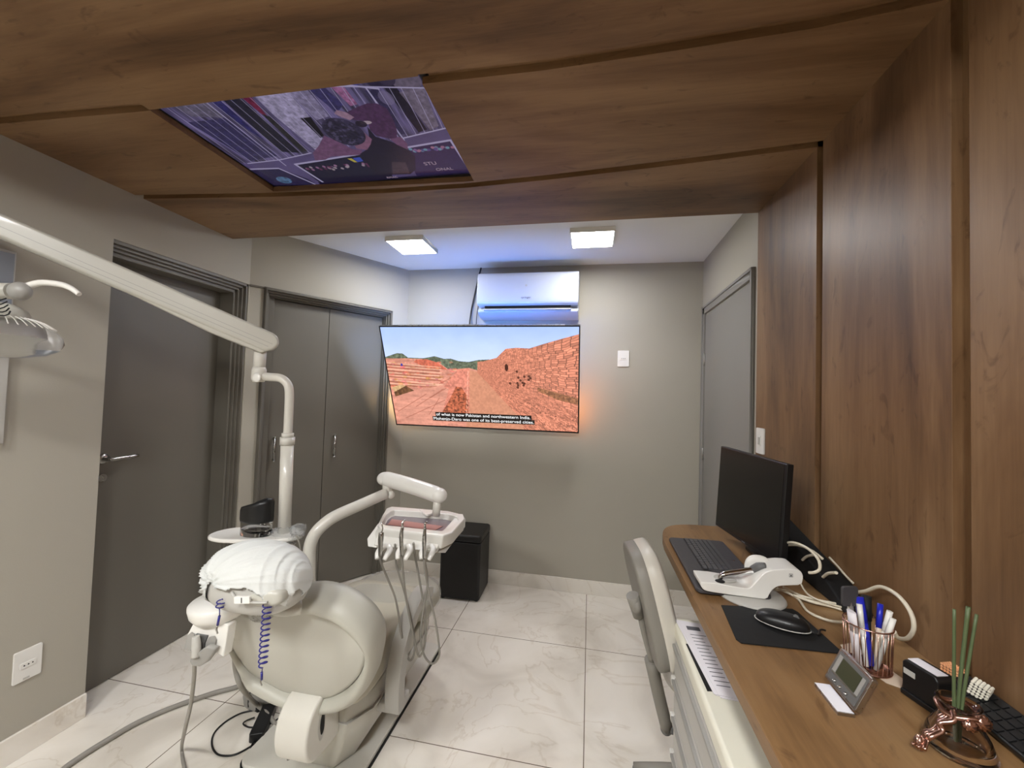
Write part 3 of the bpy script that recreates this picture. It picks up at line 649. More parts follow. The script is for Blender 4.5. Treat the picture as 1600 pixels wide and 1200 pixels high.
# curved link cover from base to backrest
pf = smooth2([(1.30, .43), (1.235, .425), (1.185, .39), (1.165, .33), (1.175, .27), (1.215, .235), (1.30, .225)], 6, False)+[(1.345, .225), (1.345, .43)]
lk = P(MB().prism(pf, YZ, -.955, -.838).build('link_cover', 'enamel', bevel=.010, seg=4))
sl = smooth2([(1.245, .395), (1.225, .36), (1.222, .32), (1.235, .285), (1.255, .30), (1.258, .35)], 4)
w2(dc, MB().prism(sl, YZ, -.841, -.8365).build('slot_trim', 'ltgrey', bevel=.001))
w2(dc, MB().prism([(1.235+(a-1.235)*.6+.004, .34+(b-.34)*.7) for a, b in sl], YZ, -.839, -.8358).build('slot', 'blackm'))
# backrest: padded shell built on a leaning plane
hd = Vector((0, -.335, .942)); bn = Vector((0, -.942, -.335)); O = Vector((0, 1.26, .38))
def BP(x, h, n): return O+Vector((x, 0, 0))+hd*h+bn*n
def H2(L): return [(x, (z-.38)/.942) for x, z in L]
out0 = smooth2(H2(((-1.105, .752), (-1.150, .70), (-1.172, .589), (-1.135, .445), (-1.08, .392), (-.989, .362), (-.868, .355), (-.742, .402), (-.655, .50), (-.612, .61), (-.602, .70), (-.635, .770), (-.705, .815), (-.785, .826), (-.867, .808), (-.939, .770), (-1.03, .758))), 8)
inn0 = smooth2(H2(((-1.095, .742), (-1.138, .70), (-1.160, .60), (-1.118, .478), (-1.045, .430), (-.978, .405), (-.868, .400), (-.778, .441), (-.695, .524), (-.648, .62), (-.650, .685), (-.712, .752), (-.79, .772), (-.867, .758), (-.939, .738), (-1.03, .735))), 8)
cx, ch_ = -.885, .22
def polar(L, n=112):
    a = [math.atan2(h-ch_, x-cx) for x, h in L]; r = [math.hypot(h-ch_, x-cx) for x, h in L]; o = np.argsort(a); a = np.array(a)[o]; r = np.array(r)[o]
    t = np.linspace(-math.pi, math.pi, n, endpoint=False); return t, np.interp(t, np.r_[a-2*math.pi, a, a+2*math.pi], np.r_[r, r, r])
ta, ro = polar(out0); ro = ro*.978; _, ri_ = polar(inn0); ri_ = ri_*.985; gap = np.maximum(ro-ri_, .008)
def ring(k, n, hs=0.0):
    """k < 0: inside the panel (scale of the inner curve is 1+k); 0..1: across the rim; hs scales the height with the rim width"""
    P_ = []
    for t, a, b_, g in zip(ta, ri_, ro, gap):
        rr = a*(1+k) if k < 0 else a+(b_-a)*k
        P_.append(BP(cx+rr*math.cos(t), ch_+rr*math.sin(t), n+hs*min(1.0, g/.045)))
    return P_
def loft(rings, cap0=True, cap1=True):
    mb = MB(); n = len(rings[0]); vs = [v for q in rings for v in q]
    fs = [(i*n+j, i*n+(j+1) % n, (i+1)*n+(j+1) % n, (i+1)*n+j) for i in range(len(rings)-1) for j in range(n)]
    mb.add(vs, fs, True)
    if cap0: mb.f.append(tuple(reversed(range(n)))); mb.sm.append(True)
    if cap1: mb.f.append(tuple((len(rings)-1)*n+j for j in range(n))); mb.sm.append(True)
    return mb
br = P(loft([ring(k, n) for k, n in ((-.95, .016), (-.6, .015), (-.3, .012), (-.06, .006), (-.012, .003), (0, -.006))], True, False).build('backrest_panel', 'cream'))
rim = [ring(-.02, -.03), ring(.0, -.004), ring(.02, .002, .008), ring(.10, .002, .020), ring(.25, .002, .030), ring(.45, .002, .034), ring(.65, .0, .031), ring(.85, -.004, .022), ring(.97, -.012, .010), ring(1.0, -.026, .004), ring(.98, -.045), ring(.8, -.068), ring(.2, -.082), ring(-.4, -.088), ring(-.95, -.080)]
P(loft(rim, False, True).build('backrest_pad', 'vinyl'))
# seat and foot end
seat = MB(); so = smooth2([(-1.16, 1.33), (-1.17, 1.6), (-1.165, 1.85), (-1.14, 1.93), (-1.05, 1.95), (-.90, 1.95), (-.80, 1.92), (-.765, 1.84), (-.758, 1.6), (-.765, 1.33), (-.96, 1.31)], 5)
def sring(k, z): 
    mx = sum(p[0] for p in so)/len(so); my = sum(p[1] for p in so)/len(so); return [Vector((mx+(x-mx)*k, my+(y-my)*(1-(1-k)*.5), z+.02*max(0, (y-1.6)))) for x, y in so]
P(loft([sring(k, z) for k, z in ((.90, .34), (.97, .345), (1.0, .365), (1.0, .43), (.985, .455), (.94, .468), (.80, .462), (.4, .452), (.05, .45))]).build('seat', 'seatv'))
fo = smooth2([(-1.13, 1.80), (-1.145, 1.95), (-1.10, 2.08), (-.96, 2.13), (-.82, 2.10), (-.735, 2.03), (-.725, 1.93), (-.76, 1.80)], 5)
def fring(k, z):
    return [Vector((-.95+(x+.95)*k, 1.95+(y-1.95)*k, z)) for x, y in fo]
P(loft([fring(k, z) for k, z in ((.85, .37), (.96, .375), (1.0, .39), (1.0, .425), (.97, .445), (.88, .455), (.1, .452))]).build('foot_section', 'seatv'))
P(loft([fring(k, z) for k, z in ((1.035, .385), (1.03, .43), (.99, .457), (.90, .4665), (.6, .468), (.1, .469))], False, True).build('foot_cover', 'film'))
# armrest strap
ap = smooth2([(1.80, .550), (1.74, .572), (1.66, .560), (1.57, .505), (1.505, .425), (1.475, .33), (1.478, .235), (1.49, .205)], 5, False)
ai = smooth2([(1.545, .205), (1.53, .25), (1.53, .33), (1.555, .41), (1.61, .475), (1.68, .515), (1.75, .520), (1.80, .510)], 5, False)
P(MB().prism(ap+ai, YZ, -.738, -.680).build('armrest', 'ltgrey', bevel=.008, seg=3))
P(MB().box(-.80, -.682, 1.485, 1.58, .205, .245).build('armrest_bracket', 'ltgrey', bevel=.008, seg=3))
# headrest
hc = Vector((-.897, 1.005, .905))
P(MB().ell(hc+Vector((.004, 0, -.012)), (.140, .084, .074), (.75, .8)).build('headrest', 'ltgrey'))
P(MB().ell(D(412, 928, 1.075), (.068, .030, .026), (.7, .7), M=Matrix.Rotation(R(-4), 3, 'Y')).build('headrest_mount', 'cream'))
P(MB().tube([D(400, 930, 1.12), D(405, 945, 1.17), D(410, 960, 1.24)], .022, 12, flat=1.6).build('headrest_post', 'metal'))
P(MB().tube([D(424, 946, 1.13), D(446, 951, 1.14), D(470, 948, 1.16)], .020, 14, sub=5).build('backrest_handle', 'cream'))

# disposable cap stretched over the headrest
gp = Vector((-.42, -.88, .10)).normalized()
def capfn(q, d):
    dd = Vector(d).normalized(); a = dd.angle(gp) if dd.length > 0 else 0
    e1 = gp.orthogonal().normalized(); e2 = gp.cross(e1); th = math.atan2(dd.dot(e2), dd.dot(e1))
    w = .085*math.exp(-a*1.1)*(1-abs(math.sin(th*5.5+.8*math.sin(th*2)+a*.5)))**3*min(1, a*4)+.060*math.exp(-a*.8)*(1-abs(math.sin(th*10.5+1.3*a+math.sin(th*4))))**4
    rt = max(0, dd.x-.05)                                   # fine pleats towards the right end
    w += .045*rt*(1-abs(math.sin(dd.x*17+dd.z*2.5)))**2+.016*rt*math.sin(dd.x*41+dd.z*3)
    w += .006*math.sin(dd.x*7+dd.z*9)*max(0, .6+dd.z)
    if a < .30: w -= .20*(.30-a)
    z = 1.0
    w -= .022; return Vector((q.x*(1+w), q.y*(1+w), q.z*(1+w)))
cap = MB().ell(hc+Vector((0, 0, -.002)), (.150, .098, .098), (.93, .90), 220, 110, fn=capfn)
keep = []
for f in cap.f:
    c0 = sum((Vector(cap.v[i]) for i in f), Vector())/len(f)-hc
    x = c0.x
    lim = float(np.interp(x, [-.16, -.13, -.10, -.075, -.05, -.02, .03, .07, .095, .12, .135, .16], [-.085, -.085, -.062, .010, .004, .000, .014, .008, -.020, -.062, -.030, .02]))+.002*math.sin(x*160)
    k = min(1, max(0, (c0.y+.02)/.04)); lim = lim*(1-k)-.06*k
    if c0.z > lim: keep.append(f)
cap.f = keep; cap.sm = [True]*len(keep)
hcv = tag(cap.build('headrest_cover', 'cap'), 'white disposable cap stretched over the dental chair headrest', 'headrest cover')
sol = hcv.modifiers.new('solid', 'SOLIDIFY'); sol.thickness = .0015

# bib clip with blue coiled cords
bc = thing('bib_clip', D(410, 940, 1.06), 'blue coiled bib cord hanging at both sides below the headrest', 'bib cord')
def coil(p0, p1, turns, r, lead=.15):
    p0, p1 = Vector(p0), Vector(p1); n = int(turns*16); pts = []
    for i in range(n+1):
        t = i/n; a = t*turns*2*math.pi; q = p0.lerp(p1, (t if t < .9 else .9+(t-.9)*1.0)); rr = r*min(1, i/8, (n-i)/8)
        pts.append(q+r_*math.cos(a)*rr+Vector((0, 1, 0))*math.sin(a)*rr)
    return pts
a0, a1 = D(418, 940, 1.045), D(410, 1044, 1.045)
w2(bc, MB().tube(coil(a0, a1, 12, .0092), .0017, 6).build('coiled_cord', 'blue'))
w2(bc, MB().tube([a1, D(409, 1052, 1.045)], .0012, 6).tube([D(409, 1050, 1.045), D(409, 1062, 1.045)], .0028, 8).build('cord_end', 'blue'))
w2(bc, MB().tube([D(408, 1062, 1.045), D(407, 1067, 1.045), D(409, 1071, 1.045)], .002, 8).build('clip', 'metal'))
b0, b1 = D(346, 936, 1.06), D(343, 962, 1.06)
w2(bc, MB().tube(coil(b0, D(343, 952, 1.06), 2.5, .0085), .0017, 6).tube([D(343, 952, 1.06), b1], .0012, 6).build('coiled_cord', 'blue'))
w2(bc, MB().tube([b1, D(340, 977, 1.06)], .0030, 8).build('cord_end', 'blue'))
w2(bc, MB().tube([D(340, 977, 1.06), D(338, 984, 1.06), D(340, 990, 1.06)], .0022, 8).build('clip', 'metal'))
w2(bc, MB().tube([D(362, 925, 1.045), D(372, 936, 1.035), D(395, 941, 1.03), D(418, 941, 1.035)], .0022, 8, sub=5, flat=2).build('strap', 'ltgrey'))
bM = frame(D(379, 937, 1.028), r2, u2)
w2(bc, MB().prism(rrect(-.020, .020, -.009, .009, .003, 3), lambda p, z: bM @ Vector((p[0], p[1], z)), -.004, .004).build('buckle', 'white', bevel=.0015))
w2(bc, MB().box(-.0015, .0015, -.006, .007, .004, .0048, bM).build('buckle_slot', 'dkgrey'))

# ================================================================== DENTAL UNIT (column beside the chair)
PD = 1.62
du = thing('dental_unit', (-1.28, 1.62, 0), 'white dental unit column with bottle shelf on the left of the dental chair', 'dental unit')
U_ = lambda o: w2(du, o)
U_(MB().prism(rrect(-1.30, -1.19, 1.46, 1.60, .04, 4), XY, .24, .61).build('body', 'cream', bevel=.012, seg=3))
U_(MB().box(-1.26, -1.122, 1.52, 1.60, .12, .30).build('mounting_arm', 'cream', bevel=.01, seg=3))
U_(MB().tube([(-1.176, 1.455, .64), (-1.176, 1.455, .85)], .030, 20).build('column', 'enamel'))
sp = smooth2([(-1.42, 1.335), (-1.43, 1.40), (-1.38, 1.455), (-1.25, 1.475), (-1.12, 1.475), (-1.10, 1.43), (-1.14, 1.37), (-1.26, 1.335), (-1.35, 1.315)], 5)
U_(MB().prism(sp, XY, .846, .862).build('shelf', 'white', bevel=.006, seg=3))
# crumpled protective film round the foot of the lamp pole
def crump(q, d): return q*(1+.16*math.sin(d.x*11+d.z*7)*math.cos(d.y*9+d.x*5)+.10*math.sin(d.z*19+d.y*13))
U_(MB().ell(D(447, 836, 1.60), (.062, .04, .028), (.8, .8), 40, 24, fn=crump).ell(D(466, 828, 1.60), (.022, .03, .022), (.8, .8), 28, 16, fn=crump).build('protective_film', 'film'))
U_(MB().ell(D(440, 848, 1.60), (.05, .035, .018), (.8, .8), 40, 20, fn=crump).build('pole_clamp', 'white'))
U_(MB().tube([D(462, 835, 1.57), D(468, 850, 1.57), D(472, 880, 1.58), D(475, 915, 1.60)], .003, 8, sub=5).tube([D(430, 842, 1.55), D(440, 852, 1.54), D(448, 862, 1.55)], .003, 8, sub=5).build('thin_hose', 'hose'))
# cuspidor knuckle, holder and lever on the viewer's side
kc = D(342, 951, 1.27)
U_(MB().lathe([(0, -.030), (.045, -.029), (.062, -.024), (.075, -.008), (.080, .012), (.080, .022), (.074, .028), (.040, .032), (0, .033)], kc, 36).build('arm_knuckle', 'white'))
U_(MB().tube([kc+Vector((.0, .03, 0)), (-1.17, 1.25, .655), (-1.19, 1.44, .62)], .026, 14, sub=5).build('side_arm', 'cream'))
hq = [D(304, 970, 1.225), D(347, 972, 1.225), D(357, 978, 1.225), D(349, 1027, 1.225), D(339, 1021, 1.225), D(288, 1011, 1.225), D(292, 992, 1.225)]
nrm = Vector((.15, .97, .12)).normalized()
hm = MB(); vs = hq+[q+nrm*.028 for q in hq]; n = 7
hm.add(vs, [(i, (i+1) % n, n+(i+1) % n, n+i) for i in range(n)]+[tuple(reversed(range(n))), tuple(range(n, 2*n))])
U_(hm.build('instrument_holder', 'white', bevel=.003, seg=2))
def slot(pts, m='dkgrey', off=.002): 
    q = [D(x, y, dd)-nrm*off for x, y, dd in pts]; k = len(q); mb = MB().add(q+[p+nrm*.004 for p in q], [(i, (i+1) % k, k+(i+1) % k, k+i) for i in range(k)]+[tuple(reversed(range(k))), tuple(range(k, 2*k))]); return U_(mb.build('holder_slot', m))
slot([(289, 1014, 1.221), (294, 992, 1.222), (299, 988, 1.222), (304, 991, 1.222), (304, 1018, 1.221)], 'grey')
slot([(307, 990, 1.222), (325, 993, 1.222), (320, 1006, 1.222), (319, 1019, 1.221), (307, 1016, 1.221)], 'dkgrey')
slot([(328, 995, 1.222), (335, 994, 1.222), (338, 1000, 1.222), (335, 1020, 1.221), (321, 1019, 1.221), (322, 1006, 1.222)], 'grey')
U_(MB().tube([D(342, 1018, 1.26), D(362, 1004, 1.30)], .004, 10).build('lever', 'white'))

# suction handpiece with hose
sh = thing('suction_handpiece', D(305, 1020, 1.22), 'grey suction handpiece hanging from the white holder on the left', 'suction handpiece')
w2(sh, MB().tube([D(306, 994, 1.205), D(307, 1010, 1.202), D(306, 1026, 1.20)], [.009, .012, .011], 14, sub=4).build('handle', 'ltgrey'))
gb = MB(); gq = [(295, 1034, 1.205), (298, 1022, 1.202), (308, 1020, 1.198), (322, 1010, 1.202), (337, 1014, 1.205), (331, 1024, 1.205), (322, 1036, 1.205), (310, 1043, 1.204), (299, 1042, 1.205)]
q = [D(*g) for g in gq]; k = len(q); gb.add(q+[p+nrm*.018 for p in q], [(i, (i+1) % k, k+(i+1) % k, k+i) for i in range(k)]+[tuple(reversed(range(k))), tuple(range(k, 2*k))])
w2(sh, gb.build('grip', 'grey', bevel=.006, seg=3))
w2(sh, MB().tube([D(304, 1034, 1.21), D(303, 1060, 1.23), D(298, 1100, 1.26), D(289, 1140, 1.29), G(284, 1168, .03), G(287, 1195, .012), G(296, 1225, .01)], .0055, 10, sub=6).build('hose', 'hose'))

# water tank with black lid on the shelf
wb = thing('water_bottle', (-1.255, 1.40, .862), 'clear container with a slanted black lid on the white unit shelf', 'bottle')
bx, by = -1.262, 1.395
oval = [(bx+.062*math.cos(a), by+.042*math.sin(a)) for a in np.linspace(0, 2*math.pi, 36, endpoint=False)]
w2(wb, MB().prism(oval, XY, .863, .925, True).build('tank', 'clear'))
lid = MB(); n = len(oval); vs = [Vector((bx+(x-bx)*k, by+(y-by)*k, z+(.018*(x-bx)/.06 if t else 0))) for k, z, t in ((1.04, .915, 0), (1.06, .922, 0), (1.06, .972, 1), (1.0, .984, 1), (.6, .986, 1)) for x, y in oval]
lid.add(vs, [(i*n+j, i*n+(j+1) % n, (i+1)*n+(j+1) % n, (i+1)*n+j) for i in range(4) for j in range(n)]+[tuple(reversed(range(n))), tuple(4*n+j for j in range(n))], True)
w2(wb, lid.build('lid', 'black')); w2(wb, MB().prism([(bx+(x-bx)*.93, by+(y-by)*.93) for x, y in oval], XY, .8645, .885, True).build('water', 'clear'))

# ================================================================== EXAMINATION LAMP
el = thing('examination_lamp', (-1.176, 1.455, .84), 'cream examination lamp on a long arm rising beside the dental chair', 'lamp')
L_ = lambda o: w2(el, o)
p0 = D(444, 838, PD); p1 = D(449, 690, PD); p2 = D(452, 620, PD); kx = D(405, 585, PD)
L_(MB().tube([p0, p1+Vector((0, 0, -.004))], .0235, 20).build('pole', 'enamel'))
L_(MB().tube([p1+Vector((0, 0, -.012)), p1+Vector((0, 0, .018))], .027, 20).tube([p1+Vector((0, 0, .018)), p1+Vector((0, 0, .034))], .022, 20).build('collar', 'enamel'))
L_(MB().tube([p1, D(451, 650, PD), D(452, 615, PD), D(449, 600, PD), D(438, 591, PD), D(420, 589, PD), D(405, 588, PD)], .0165, 16, sub=5).build('bent_tube', 'enamel'))
L_(MB().tube([D(404, 597, PD), D(404, 592, PD), D(405, 578, PD), D(405, 573, PD)], [.020, .026, .026, .022], 20).tube([D(405, 577, PD), D(407, 545, PD)], .022, 20).build('elbow', 'enamel'))
L_(MB().ell(D(401, 590, PD-.03), (.018, .008, .018)).build('elbow_cap', 'white'))
# long arm: a deep beam with a shallow cover along its lower half
e0 = D(419, 534, PD); e1 = D(-170, 279, 1.17); ax = (e1-e0).normalized(); LN = (e1-e0).length
up = (Vector((0, 0, 1))-ax*ax.z).normalized(); sd = ax.cross(up)
def beamM(): 
    Mx = Matrix((ax, sd, up)).transposed().to_4x4(); Mx.translation = e0; return Mx
BM = beamM()
endc = smooth2([(.0, .038), (-.022, .030), (-.036, .008), (-.030, -.022), (-.008, -.040)], 4, False)
bpoly = endc+[(LN, -.034), (LN, .032), (LN*.5, .037)]
L_(MB().prism(bpoly, lambda p, t: BM @ Vector((p[0], t, p[1])), -.026, .026).build('arm', 'cream', bevel=.010, seg=4))
lw = [(-.012, -.030), (.0, -.052), (.18, -.055), (.42, -.040), (LN*.9, -.036), (LN*.9, -.020), (0, -.020)]
L_(MB().prism(lw, lambda p, t: BM @ Vector((p[0], t, p[1])), -.019, .019).build('arm_cover', 'cream', bevel=.006, seg=3))
for zz, x0, x1, mm_ in ((-.004, -.02, LN*.97, 'ltgrey'), (-.019, -.01, LN*.6, 'ltgrey')):
    sgn = 1 if (BM.to_3x3() @ Vector((0, 1, 0))).dot(-e0) > 0 else -1
    L_(MB().box(x0, x1, sgn*.0258, sgn*.0264, zz-.0007, zz+.0007, BM).build('seam', 'grey'))
L_(MB().tube([e1, e1+Vector((.02, -.01, -.06)), D(-110, 440, 1.13)], .020, 14, sub=5).build('drop_link', 'cream'))
# lamp head
LD = 1.13
c0 = D(-6, 520, LD)
L_(MB().tube([D(-115, 452, LD), D(20, 455, LD)], .022, 20).build('yoke', 'cream'))
L_(MB().ell(D(31, 455, LD-.01), (.029, .022, .025)).build('yoke_knob', 'grey'))
L_(MB().tube([D(36, 450, LD), D(62, 442, LD), D(92, 444, LD), D(110, 450, LD), D(124, 460, LD)], [.010, .0085, .008, .0075, .006], 12, sub=5).build('handle', 'white'))
L_(MB().lathe([(0, .072), (.03, .070), (.055, .055), (.066, .030), (.064, .020)], c0+Vector((-.0, 0, .012)), 32).build('bulb_housing', 'cream'))
vt = MB()
for i in range(5): vt.tube([D(-30, 470+i*5, LD-.062), D(-8+i*4, 471+i*5.5, LD-.062), D(10+i*1.5, 466+i*5, LD-.055)], .0017, 6, sub=3)
L_(vt.build('vent_slot', 'blackm'))
prof = [(.058, .042), (.085, .034), (.110, .018), (.126, -.002), (.130, -.020), (.122, -.040), (.095, -.056), (.05, -.066), (0, -.069)]
L_(MB().lathe(prof, c0, 48).build('clear_shield', 'clear'))
L_(MB().lathe([(.03, .03), (.055, .026), (.072, .012), (.078, -.006), (.079, -.010), (.074, -.010), (.05, .010), (.03, .014)], c0, 48).build('reflector', 'reflector'))
rb = MB()
for i in range(40):
    a = 2*math.pi*i/40; dv = Vector((math.cos(a), math.sin(a), 0)); rb.tube([c0+dv*.066+Vector((0, 0, .045)), c0+dv*.090+Vector((0, 0, .036)), c0+dv*.112+Vector((0, 0, .020))], .0014, 6, sub=3)
L_(rb.build('shield_ribs', 'white'))

# ================================================================== DELIVERY ARM AND TRAY
dt = thing('instrument_table', (-1.07, 1.47, .42), 'white dental instrument table on a curved tube arm, above the foot of the chair', 'instrument table')
T_ = lambda o: w2(dt, o)
T_(MB().tube([D(483, 935, 1.60), D(483, 885, 1.60), D(484, 856, 1.60), D(491, 836, 1.61), D(505, 820, 1.63), D(525, 806, 1.66), D(565, 788, 1.75), D(603, 771, 1.84)], .0235, 18, sub=6).build('curved_tube', 'enamel'))
T_(MB().tube([D(483, 940, 1.60), (-1.12, 1.50, .50), (-1.20, 1.55, .45)], .024, 14, sub=4).build('tube_mount', 'enamel'))
T_(MB().tube([D(605, 775, 1.85), D(605, 752, 1.85)], .021, 16).ell(D(611, 773, 1.84), (.016, .016, .018)).build('elbow', 'enamel'))
T_(MB().tube([D(600, 748, 1.86), D(606, 749, 1.855), D(645, 760, 1.80), D(680, 772, 1.75), D(687, 775, 1.74)], [.026, .034, .034, .034, .026], 20, sub=4).ell(D(601, 748, 1.86), (.034, .034, .03)).ell(D(686, 774, 1.74), (.034, .034, .032)).build('upper_arm', 'white'))
T_(MB().tube([D(684, 780, 1.74), D(681, 806, 1.74)], .017, 14).build('post', 'enamel'))
# tray body: sloping pan
ZT = .885
top_px = [(604, 794), (612, 791), (700, 798), (724, 804), (726, 810), (706, 832), (692, 836), (594, 825), (590, 820), (597, 806)]
inn_px = [(610, 799), (616, 797), (698, 803), (714, 807), (716, 812), (699, 827), (689, 829), (602, 820), (597, 817), (604, 804)]
t0_ = [G(x, y, ZT) for x, y in top_px]; t1_ = [G(x, y, ZT) for x, y in inn_px]; n = 10
b0_ = [Vector((p.x*.97-.02, p.y, ZT-.055)) for p in t0_[:5]]+[G(706, 850, ZT-.066), G(690, 858, ZT-.066), G(590, 848, ZT-.062), G(580, 843, ZT-.060), Vector((t0_[9].x+.01, t0_[9].y, ZT-.055))]
vs = b0_+[p+Vector((0, 0, -.014)) for p in t0_]+t0_+t1_+[p+Vector((0, 0, -.026)) for p in t1_]
tb = MB().add(vs, [(i*n+j, i*n+(j+1) % n, (i+1)*n+(j+1) % n, (i+1)*n+j) for i in range(4) for j in range(n)]+[tuple(reversed(range(n))), tuple(4*n+j for j in range(n))])
T_(tb.build('tray', 'white', bevel=.005, seg=3))
def solid(A, B_):
    k = len(A); return MB().add(A+B_, [(i, (i+1) % k, k+(i+1) % k, k+i) for i in range(k)]+[tuple(reversed(range(k))), tuple(range(k, 2*k))])
T_(solid([G(592, 830, ZT-.018), G(690, 838, ZT-.020), G(681, 862, ZT-.066), G(583, 852, ZT-.062)], [G(592, 830, ZT-.018)+Vector((0, .02, -.03)), G(690, 838, ZT-.020)+Vector((0, .02, -.03)), G(681, 862, ZT-.066)+Vector((0, .02, -.010)), G(583, 852, ZT-.062)+Vector((0, .02, -.010))]).build('front_apron', 'white', bevel=.005, seg=3))
gl_ = [G(591, 817, ZT-.004), G(598, 822, ZT-.004), G(590, 845, ZT-.055), G(588, 856, ZT-.070), G(574, 854, ZT-.070), G(573, 842, ZT-.055)]
T_(solid(gl_, [p+Vector((.0, .035, -.012)) for p in gl_]).build('side_grip', 'white', bevel=.005, seg=3))
gr_ = [G(724, 803, ZT-.006), G(727, 812, ZT-.010), G(727, 824, ZT-.045), G(697, 864, ZT-.085), G(677, 864, ZT-.085), G(676, 854, ZT-.062), G(690, 840, ZT-.030), G(706, 826, ZT-.008)]
T_(solid(gr_, [p+Vector((-.030, .012, -.004)) for p in gr_]).build('side_grip', 'white', bevel=.005, seg=3))
def shrink(L, k, z): 
    c_ = sum(L, Vector())/len(L); return [Vector((c_.x+(p.x-c_.x)*k, c_.y+(p.y-c_.y)*k, z)) for p in L]
T_(solid(shrink(t1_, .96, ZT-.0258), shrink(t1_, .96, ZT-.0245)).build('tray_liner', 'purple'))
pk = [G(x, y, ZT-.024) for x, y in ((612, 812), (692, 823), (680, 829), (606, 820))]
T_(solid(pk, [p+Vector((0, 0, .003)) for p in pk]).build('pink_mat', 'pinkmat', bevel=.0008))
sp2 = [G(x, y, ZT+.002) for x, y in ((655, 796), (680, 799), (669, 804), (665, 804))]
T_(solid(sp2, [p+Vector((0, 0, -.008)) for p in sp2]).build('tray_spout', 'white', bevel=.001))
ap_ = [G(x, y, ZT-.03) for x, y in ((602, 834), (600, 836), (672, 844), (676, 842))]
hps = [(596, 1.50), (628, 1.505), (665, 1.515)]
for px, dp in hps:
    hk = MB(); q = D(px, 866, dp-.02)
    for s_ in (-1, 1): hk.tube([q+Vector((s_*.004, .045, .016)), q+Vector((s_*.018, .030, .008)), q+Vector((s_*.019, .008, -.002)), q+Vector((s_*.014, -.004, -.018))], [.009, .011, .010, .007], 12, sub=4)
    T_(hk.build('instrument_hook', 'white'))
def handp(i, label, tip, neck, body, end, loop):
    t = thing('dental_handpiece', D(*body), label, 'dental handpiece', 'handpieces on the instrument table')
    w2(t, MB().tube([D(*neck), D(*body), D(*end)], [.0045, .0075, .0065] if i else [.009, .010, .0065], 14, sub=6).build('handle', 'metal'))
    w2(t, MB().tube([D(*tip[0]), D(*tip[1]), D(*neck)], .0022 if i == 0 else .004, 8, sub=3).build('tip', 'chrome'))
    w2(t, MB().tube([D(*end)]+[D(*g) for g in loop], .0042, 8, sub=7).build('hose', 'hose'))
handp(0, 'leftmost handpiece on the white instrument table, ending in a thin bent nozzle', ((596, 816, 1.46), (598, 826, 1.455)), (596, 832, 1.45), (595, 842, 1.45), (594, 868, 1.47),
      [(595, 878, 1.49), (603, 898, 1.54), (616, 930, 1.56), (622, 956, 1.58), (626, 985, 1.60), (633, 1015, 1.62), (641, 1032, 1.63), (648, 1015, 1.64), (645, 980, 1.64), (632, 925, 1.64), (620, 885, 1.62), (617, 850, 1.60)])
handp(1, 'middle handpiece on the white instrument table', ((633, 813, 1.46), (629, 816, 1.455)), (629, 822, 1.45), (627, 840, 1.45), (628, 868, 1.48),
      [(629, 885, 1.50), (633, 925, 1.56), (640, 965, 1.60), (648, 1000, 1.63), (655, 1026, 1.64), (664, 1005, 1.64), (664, 960, 1.64), (655, 905, 1.62), (648, 865, 1.60), (646, 848, 1.58)])
handp(2, 'rightmost handpiece on the white instrument table', ((667, 816, 1.455), (664, 818, 1.45)), (664, 824, 1.45), (663, 845, 1.45), (663, 872, 1.48),
      [(664, 890, 1.50), (670, 925, 1.55), (678, 960, 1.58), (685, 1000, 1.60), (686, 1025, 1.61), (675, 1037, 1.61), (662, 1022, 1.62), (657, 990, 1.62), (662, 950, 1.62), (668, 910, 1.60), (664, 878, 1.58), (662, 856, 1.57)])
gf = MB().tube([D(631, 1040, 1.66), D(637, 1026, 1.66), D(650, 1008, 1.66)], .006, 10).build('hose_connector', 'ltgrey'); T_(gf)

# ================================================================== THINGS ON THE FLOOR AT LEFT
cn = thing('suction_canister', (-1.45, 1.68, 0), 'bluish grey ribbed canister on the floor under the dental unit', 'canister')
pr = [(.085, 0), (.092, .01)]+[(.092+(.004 if i % 2 else 0), .02+.018*i) for i in range(16)]+[(.075, .33)]
w2(cn, MB().lathe(pr, (-1.435, 1.70, 0), 40).build('body', 'grey'))
w2(cn, MB().lathe([(.078, .325), (.078, .36), (.04, .365)], (-1.435, 1.70, 0), 32).build('lid', 'ltgrey'))
tag(MB().tube([D(367, 1010, 1.42), D(368, 1045, 1.45), D(378, 1075, 1.47), G(398, 1098, .06), G(420, 1118, .03), G(440, 1150, .012), G(452, 1185, .03)], .0085, 10, sub=6).build('corrugated_hose', 'hose'), 'pale grey hose curving down past the ribbed canister to the chair base', 'hose')
tag(MB().tube([(-1.53, 1.80, .03)]+[G(x, y, .012) for x, y in ((370, 1073), (330, 1084), (265, 1107), (215, 1129), (170, 1155), (130, 1180), (95, 1205), (60, 1240))], .010, 10, sub=6).build('floor_hose', 'hose'), 'thick grey hose lying across the floor tiles at the lower left', 'hose')
pa = thing('power_adapter', G(412, 1135, 0), 'black power adapter lying among loose cables on the floor by the chair base', 'power adapter')
A0 = frame(G(411, 1135, .002), G(423, 1108, 0)-G(401, 1158, 0), Vector((0, 0, 1)).cross(G(423, 1108, 0)-G(401, 1158, 0)))
w2(pa, MB().prism(rrect(-.085, .085, -.028, .028, .010, 3), lambda p, z: A0 @ Vector((p[0], p[1], z)), 0, .036).build('case', 'black', bevel=.004))
w2(pa, MB().tube([A0 @ Vector((-.08, 0, .015)), G(392, 1168, .008), G(403, 1178, .005), G(425, 1176, .005), G(440, 1165, .005)], .003, 8, sub=6).build('cable', 'black'))
w2(pa, MB().tube([A0 @ Vector((.08, 0, .015)), G(420, 1103, .012), G(405, 1100, .02), G(390, 1106, .012)], .003, 8, sub=5).build('cable', 'black'))
